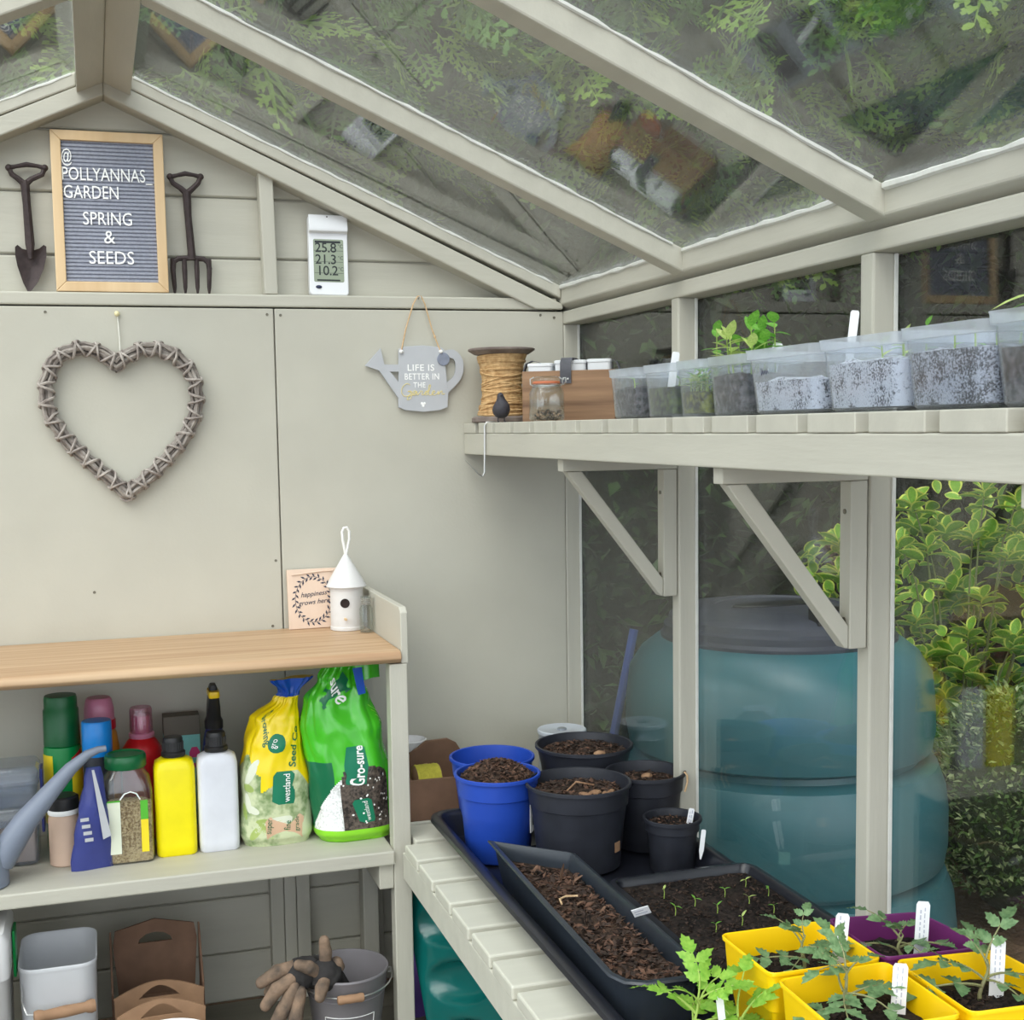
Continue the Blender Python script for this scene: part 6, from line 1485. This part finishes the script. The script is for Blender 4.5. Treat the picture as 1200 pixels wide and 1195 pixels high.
o = patch(0.3578, -119, -115.5, 0.335, 0.360, 4, 0.001).build('moulded_mark', col('mark_teal', s(92, 140, 140), 0.4), t)
# --- blue pole
o = tag(B().tube([(0.15, 0.33, -0.02), (0.306, 0.35, 0.66)], 0.011, 10).build('blue_pole', col('pole_blue', s(58, 84, 158), 0.45)), 'thin blue pole leaning outside the window behind the compost bin', 'pole')

# --- foliage makers
def merged_leaves(places, shape, mats, name, parent, kind='stuff', smooth=None):
    """many small leaves in one mesh; places: (loc, R, scale, mat index)"""
    vs0, fs0 = shape; b = B()
    for loc, R_, sc_, mi in places:
        b.add([R_ @ (Vector(v) * sc_) + loc for v in vs0], fs0, mi)
    return b.build(name, mats, parent, smooth, kind=kind)
small = ([(0, 0, 0), (0.45, -0.24, 0.06), (1, 0, -0.1), (0.45, 0.24, 0.06)], [(0, 1, 2), (0, 2, 3)])
def rot(r, yaw=None, pitch=None):
    return Matrix.Rotation(r.uniform(0, 2 * pi) if yaw is None else yaw, 3, 'Z') @ Matrix.Rotation(r.uniform(-1.2, 0.7) if pitch is None else pitch, 3, 'Y') @ Matrix.Rotation(r.uniform(-0.8, 0.8), 3, 'X')

# variegated spindle shrub: green leaves edged with yellow
M['leaf_core'] = leafmat('shrub_leaf_green', s(96, 150, 44), s(146, 192, 70), 20, 0.35)
M['leaf_edge'] = leafmat('shrub_leaf_margin', s(204, 218, 84), s(232, 236, 124), 20, 0.35)
M['shrub_stem'] = mat('shrub_stem', s(108, 116, 70), 0.8)
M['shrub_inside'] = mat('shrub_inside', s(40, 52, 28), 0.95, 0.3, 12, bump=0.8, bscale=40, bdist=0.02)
def spindle_leaf():
    b = B(); n = 8
    prof_ = [(0, 0.02), (0.12, 0.13), (0.3, 0.23), (0.5, 0.29), (0.7, 0.28), (0.86, 0.19), (0.96, 0.08), (1.0, 0.0)]
    rows = []
    for u, w in prof_:
        z = -0.18 * u * u
        rows.append([(u, -w, z + 0.22 * w + 0.01), (u, -w * 0.72, z + 0.14 * w), (u, 0, z), (u, w * 0.72, z + 0.14 * w), (u, w, z + 0.22 * w + 0.01)])
    vs = [p for r in rows for p in r]; b.v = vs
    for i in range(len(rows) - 1):
        for j in range(4):
            a = i * 5 + j; b.f.append((a, a + 5, a + 6, a + 1)); b.m.append(1 if (j in (0, 3) or i >= len(rows) - 2) else 0)
    return b
SLM = spindle_leaf().mesh('spindle_leaf', [M['leaf_core'], M['leaf_edge']], 60)
t = thing('variegated_shrub', 'yellow edged evergreen shrub outside the right window', 'shrub', (1.16, 0.22, -0.02))
rnd = random.Random(17)
def add_leaf(b, SL, p, R_, l_):
    o0 = len(b.v); b.v += [tuple(R_ @ (Vector(v) * l_) + p) for v in SL.v]; b.f += [[i + o0 for i in f] for f in SL.f]; b.m += SL.m
view = Vector((-0.60, -0.80, 0.0)); side = Vector((0.80, -0.60, 0.0))
ros = []
while len(ros) < 36:                       # rosettes over the side of the shrub that faces the shed
    a = rnd.uniform(-0.36, 0.36); z = rnd.uniform(0.40, 1.04)
    if z > 1.06 - 0.5 * max(0, -a - 0.02): continue
    p = side * a + view * (0.10 + 0.12 * cos(a * 3.5) + rnd.uniform(-0.05, 0.05)) + Vector((0, 0, z))
    if all((p - q).length > 0.072 for q in ros): ros.append(p)
b = B()
for p in ros:
    b.tube([(p.x * 0.2, p.y * 0.2, p.z * 0.35), (p.x * 0.75, p.y * 0.75, p.z - 0.10), tuple(p)], [0.004, 0.0025, 0.0015], 5)
b.build('stems', M['shrub_stem'], t, None, kind='stuff')
for p in ros:
    tilt = Matrix.Rotation(rnd.uniform(0.2, 0.8), 3, side * -1.0)     # open towards the light and the shed
    for q in range(8):
        inner = q >= 5
        l_ = rnd.uniform(0.050, 0.070) * (0.72 if inner else 1); yaw = q * 2.4 + rnd.uniform(-0.3, 0.3); pt = -(0.95 if inner else 0.22) + rnd.uniform(-0.25, 0.2)
        R_ = tilt @ Matrix.Rotation(yaw, 3, 'Z') @ Matrix.Rotation(pt, 3, 'Y')
        put(SLM, 'leaf', t, p - Vector((0, 0, 0.006 * (8 - q) * 0.5)), R_.to_euler(), l_)
SL = spindle_leaf(); b = B()
for k in range(70):
    a = rnd.uniform(-0.42, 0.46); z = rnd.uniform(0.30, 1.02)
    if z > 1.04 - 0.5 * max(0, -a - 0.02): continue
    c0 = side * a + view * rnd.uniform(0.02, 0.16) + Vector((0, 0, z)); tl_ = Matrix.Rotation(rnd.uniform(0.2, 0.9), 3, side * -1.0)
    for q in range(8): add_leaf(b, SL, c0, tl_ @ Matrix.Rotation(q * 2.4, 3, 'Z') @ Matrix.Rotation(-(0.9 if q > 4 else 0.2) + rnd.uniform(-0.2, 0.2), 3, 'Y'), rnd.uniform(0.045, 0.066))
for k in range(1300):
    a = rnd.uniform(-0.44, 0.46); z = rnd.uniform(0.12, 1.02); p = side * a + view * rnd.uniform(-0.16, 0.17) + Vector((0, 0, z))
    if z > 1.04 - 0.5 * max(0, -a - 0.02): continue
    add_leaf(b, SL, p, rot(rnd), rnd.uniform(0.042, 0.062))
b.build('inner_leaves', [M['leaf_core'], M['leaf_edge']], t, 60, kind='stuff')

def lump(name, m, parent, c, r, seed, amp=0.12, nu=28, nv=18):
    b = B(); rings = []
    for i in range(nv + 1):
        th = pi * i / nv; q = max(sin(th), 0.01); ring = []
        for j in range(nu):
            d_ = Vector((q * cos(2 * pi * j / nu), q * sin(2 * pi * j / nu), -cos(th)))
            k = 1 + amp * noise.noise(d_ * 2.3 + Vector((seed, 0, 0))) + amp * 0.6 * noise.noise(d_ * 5 + Vector((0, seed, 0)))
            ring.append((c[0] + d_.x * r[0] * k, c[1] + d_.y * r[1] * k, c[2] + d_.z * r[2] * k))
        rings.append(ring)
    b.loft(rings); return b.build(name, m, parent, 60)

sh_t = [o for o in bpy.data.objects if o.name.startswith('variegated_shrub')][0]
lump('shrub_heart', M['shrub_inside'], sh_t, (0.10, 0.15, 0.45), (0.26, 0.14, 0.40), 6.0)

# low box-leaved bush
M['box_a'] = leafmat('low_bush_leaf_dark', s(66, 96, 48), s(104, 132, 72), 20)
M['box_b'] = leafmat('low_bush_leaf_pale', s(140, 160, 104), s(190, 202, 150), 20)
t = thing('low_bush', 'low grey green bush with tiny leaves below the yellow edged shrub', 'bush', (1.045, -0.10, -0.02))
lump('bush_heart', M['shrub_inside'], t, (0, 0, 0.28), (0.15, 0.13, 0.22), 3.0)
pl = []; rnd = random.Random(23)
for k in range(5200):
    th = math.acos(rnd.uniform(-0.75, 1)); a = rnd.uniform(0, 2 * pi); d_ = Vector((sin(th) * cos(a), sin(th) * sin(a), cos(th)))
    kk = 1 + 0.14 * noise.noise(d_ * 3.1) + 0.10 * noise.noise(d_ * 8)
    p = Vector((d_.x * 0.19, d_.y * 0.165, 0.29 + d_.z * 0.25)) * 1.0
    p = Vector((d_.x * 0.19 * kk, d_.y * 0.165 * kk, 0.29 + d_.z * 0.25 * kk)) * rnd.uniform(0.93, 1.05)
    pl.append((p, Matrix.Rotation(a + rnd.uniform(-0.9, 0.9), 3, 'Z') @ Matrix.Rotation(rnd.uniform(-1.3, 0.2), 3, 'Y') @ Matrix.Rotation(rnd.uniform(-0.6, 0.6), 3, 'X'), rnd.uniform(0.016, 0.026), 1 if rnd.random() < 0.34 else 0))
merged_leaves(pl, small, [M['box_a'], M['box_b']], 'foliage', t)
B().tube([(0, 0, 0), (0.01, 0, 0.12)], 0.012, 8).build('trunk', M['shrub_stem'], t)

# broad leaved hedge behind everything
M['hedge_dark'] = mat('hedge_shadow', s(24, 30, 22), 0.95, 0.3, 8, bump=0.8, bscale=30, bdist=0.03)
M['hedge_leaf'] = leafmat('hedge_leaf', s(34, 50, 32), s(58, 76, 48), 14)
M['hedge_leaf2'] = leafmat('hedge_leaf_light', s(56, 84, 44), s(86, 112, 66), 14)
def hedge(nm, lab, x0, y0, x1, y1, H, n, seed, lsize):
    a_, c_ = Vector((x0, y0, 0)), Vector((x1, y1, 0)); d_ = (c_ - a_); ln = d_.length; d_.normalize(); nr = Vector((d_.y, -d_.x, 0))
    t = thing(nm, lab, 'hedge', ((x0 + x1) / 2, (y0 + y1) / 2, -0.03))
    org = Vector(((x0 + x1) / 2, (y0 + y1) / 2, -0.03))
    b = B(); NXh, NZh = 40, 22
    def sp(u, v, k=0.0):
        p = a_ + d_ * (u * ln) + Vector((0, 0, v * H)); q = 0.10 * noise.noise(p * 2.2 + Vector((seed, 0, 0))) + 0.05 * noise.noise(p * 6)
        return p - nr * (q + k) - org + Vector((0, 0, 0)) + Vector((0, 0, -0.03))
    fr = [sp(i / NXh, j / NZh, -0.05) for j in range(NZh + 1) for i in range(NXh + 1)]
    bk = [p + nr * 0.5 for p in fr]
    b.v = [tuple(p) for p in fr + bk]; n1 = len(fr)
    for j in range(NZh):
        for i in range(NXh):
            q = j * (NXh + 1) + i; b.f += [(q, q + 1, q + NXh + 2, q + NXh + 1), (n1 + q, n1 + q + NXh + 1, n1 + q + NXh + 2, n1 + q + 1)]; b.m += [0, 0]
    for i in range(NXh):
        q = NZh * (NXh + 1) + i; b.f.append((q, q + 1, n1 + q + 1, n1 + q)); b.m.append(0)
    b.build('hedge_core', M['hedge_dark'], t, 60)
    r = random.Random(seed); pl = []
    for k in range(n):
        p = sp(r.random(), r.random(), r.uniform(-0.03, 0.09)); pl.append((p, rot(r), lsize * r.uniform(0.6, 1.3), 1 if r.random() < 0.3 else 0))
    merged_leaves(pl, small, [M['hedge_leaf'], M['hedge_leaf2']], 'foliage', t)
    return t
hedge('garden_hedge', 'dark broad leaved hedge behind the compost bin', 1.75, -2.6, 1.75, 1.75, 2.2, 8000, 5, 0.075)
hedge('garden_hedge', 'dark broad leaved hedge beyond the back corner of the shed', 2.3, 1.15, -3.2, 1.15, 2.0, 8500, 6, 0.075)

# conifers overhanging the roof
M['conifer_a'] = leafmat('conifer_spray', s(46, 82, 38), s(94, 136, 56), 6, 0.6, 0.35)
M['conifer_b'] = leafmat('conifer_spray_light', s(118, 162, 60), s(170, 204, 92), 6, 0.6, 0.4)
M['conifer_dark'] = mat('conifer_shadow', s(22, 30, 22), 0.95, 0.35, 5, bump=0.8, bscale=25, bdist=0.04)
M['conifer_wood'] = mat('conifer_wood', s(92, 72, 56), 0.9, 0.2, 30)
def spray_shape(seed, big=1.0):
    """flat fern-like spray of scale leaves, unit length along +X"""
    r = random.Random(seed); vs = []; fs = []
    def twig(o_, d_, l, w):
        d_ = d_.normalized(); sd = Vector((-d_.y, d_.x, 0)); i = len(vs)
        e = o_ + d_ * l + Vector((0, 0, -0.10 * l)); m_ = o_ + d_ * l * 0.45
        vs.extend([tuple(o_ - sd * w * 0.4), tuple(m_ - sd * w), tuple(e), tuple(m_ + sd * w), tuple(o_ + sd * w * 0.4)]); fs.append((i, i + 1, i + 2)); fs.append((i, i + 2, i + 3)); fs.append((i, i + 3, i + 4))
    ax = Vector((1, 0, 0))
    twig(Vector((0, 0, 0)), ax, 1.0, 0.026)
    for k in range(11):
        u = 0.08 + 0.84 * k / 10; sg = 1 if k % 2 else -1; l = 0.46 * (1 - u * 0.75) * r.uniform(0.8, 1.15)
        o_ = Vector((u, 0, -0.10 * u * u)); d_ = Vector((cos(rad(48)), sg * sin(rad(48)), r.uniform(-0.1, 0.1)))
        twig(o_, d_, l, 0.034)
        for q in range(4):
            uu = 0.25 + 0.2 * q; s2 = 1 if (q + k) % 2 else -1; dd = Matrix.Rotation(s2 * rad(42), 3, 'Z') @ d_
            twig(o_ + d_ * l * uu, dd, l * 0.46 * (1.1 - uu * 0.6), 0.028)
    return vs, fs
SPR = [spray_shape(i) for i in range(4)]
def conifer(lab, cx, cy, H, rx, ry, seed, n, toward, zb=1.62):
    t = thing('conifer_tree', lab, 'tree', (cx, cy, -0.03), 0, 'conifers around the shed')
    B().tube([(0, 0, 0), (0.03, 0.02, H * 0.5), (0.0, 0.0, H * 0.95)], [0.09, 0.06, 0.015], 10).build('trunk', M['conifer_wood'], t)
    r = random.Random(seed); ZB = zb
    tv = Vector((toward[0], toward[1], 0)).normalized(); ta = math.atan2(tv.y, tv.x)
    def crown(a, v):
        q = (0.25 + 0.75 * min(1, v * 5)) * (1 - v ** 3 * 0.6)
        d_ = Vector((cos(a), sin(a), v * 3)); k = 1 + 0.22 * noise.noise(d_ * 1.6 + Vector((seed, 0, 0))) + 0.12 * noise.noise(d_ * 4 + Vector((0, seed, 0)))
        return Vector((rx * cos(a) * q * k, ry * sin(a) * q * k, ZB + v * (H - ZB)))
    NA, NV_ = 40, 26
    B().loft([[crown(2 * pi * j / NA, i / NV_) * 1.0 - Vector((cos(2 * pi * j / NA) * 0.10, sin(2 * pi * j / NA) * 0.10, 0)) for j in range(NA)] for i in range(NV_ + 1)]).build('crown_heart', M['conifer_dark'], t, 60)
    b = B()
    for k in range(26):
        a = ta + r.uniform(-1.5, 1.5); v = r.uniform(0.1, 0.9); e = crown(a, v)
        b.tube([(0, 0, e.z - 0.15), (e.x * 0.6, e.y * 0.6, e.z - 0.02), tuple(e)], [0.02, 0.012, 0.004], 5)
    b.build('branches', M['conifer_wood'], t, None, kind='stuff')
    b = B()
    for k in range(n):
        a = ta + r.gauss(0, 0.75); v = r.uniform(0.02, 0.98); p = crown(a, v) * r.uniform(0.92, 1.12); p.z = crown(a, v).z
        sc_ = r.uniform(0.12, 0.26); R_ = Matrix.Rotation(a + r.uniform(-0.9, 0.9), 3, 'Z') @ Matrix.Rotation(r.uniform(-0.1, 1.0), 3, 'Y') @ Matrix.Rotation(r.uniform(-1.2, 1.2), 3, 'X')
        vs0, fs0 = SPR[k % 4]; o0 = len(b.v); mi = 1 if r.random() < 0.48 else 0
        b.v += [tuple(R_ @ (Vector(q) * sc_) + p) for q in vs0]; b.f += [[i + o0 for i in f] for f in fs0]; b.m += [mi] * len(fs0)
    b.build('foliage', [M['conifer_a'], M['conifer_b']], t, None, kind='stuff')
conifer('feathery conifer over the right roof nearest the camera side', 1.80, -1.45, 4.2, 0.95, 1.0, 1, 1700, (-1, 0.1), 1.8)
conifer('feathery conifer over the right roof above the compost bin', 1.85, -0.05, 4.5, 0.95, 1.0, 2, 1900, (-1, -0.4), 1.8)
conifer('feathery conifer beyond the back corner of the glass roof', 1.05, 1.50, 4.6, 1.1, 1.0, 3, 1900, (-0.35, -1))
conifer('feathery conifer directly behind the gable wall', -0.60, 1.60, 4.5, 1.1, 1.0, 4, 1700, (0, -1))
conifer('feathery conifer behind the gable at the left', -2.20, 1.65, 4.3, 1.1, 1.0, 5, 700, (0.3, -1))
conifer('feathery conifer far right beyond the hedge', 2.6, -2.9, 4.0, 1.1, 1.0, 6, 500, (-1, 0.3))

# ------------------------------------------------------------------ put every root at the base of its thing
bpy.context.view_layer.update()
for o in [q for q in bpy.data.objects if q.parent is None and q.type == 'EMPTY' and q.location.length < 1e-6 and q.rotation_euler.z == 0]:
    kids = list(o.children)
    pts = [k.matrix_world @ Vector(c) for k in kids for c in k.bound_box]
    if not pts: continue
    c = Vector(((min(p.x for p in pts) + max(p.x for p in pts)) / 2, (min(p.y for p in pts) + max(p.y for p in pts)) / 2, min(p.z for p in pts)))
    o.location = c
    for k in kids: k.location = Vector(k.location) - c
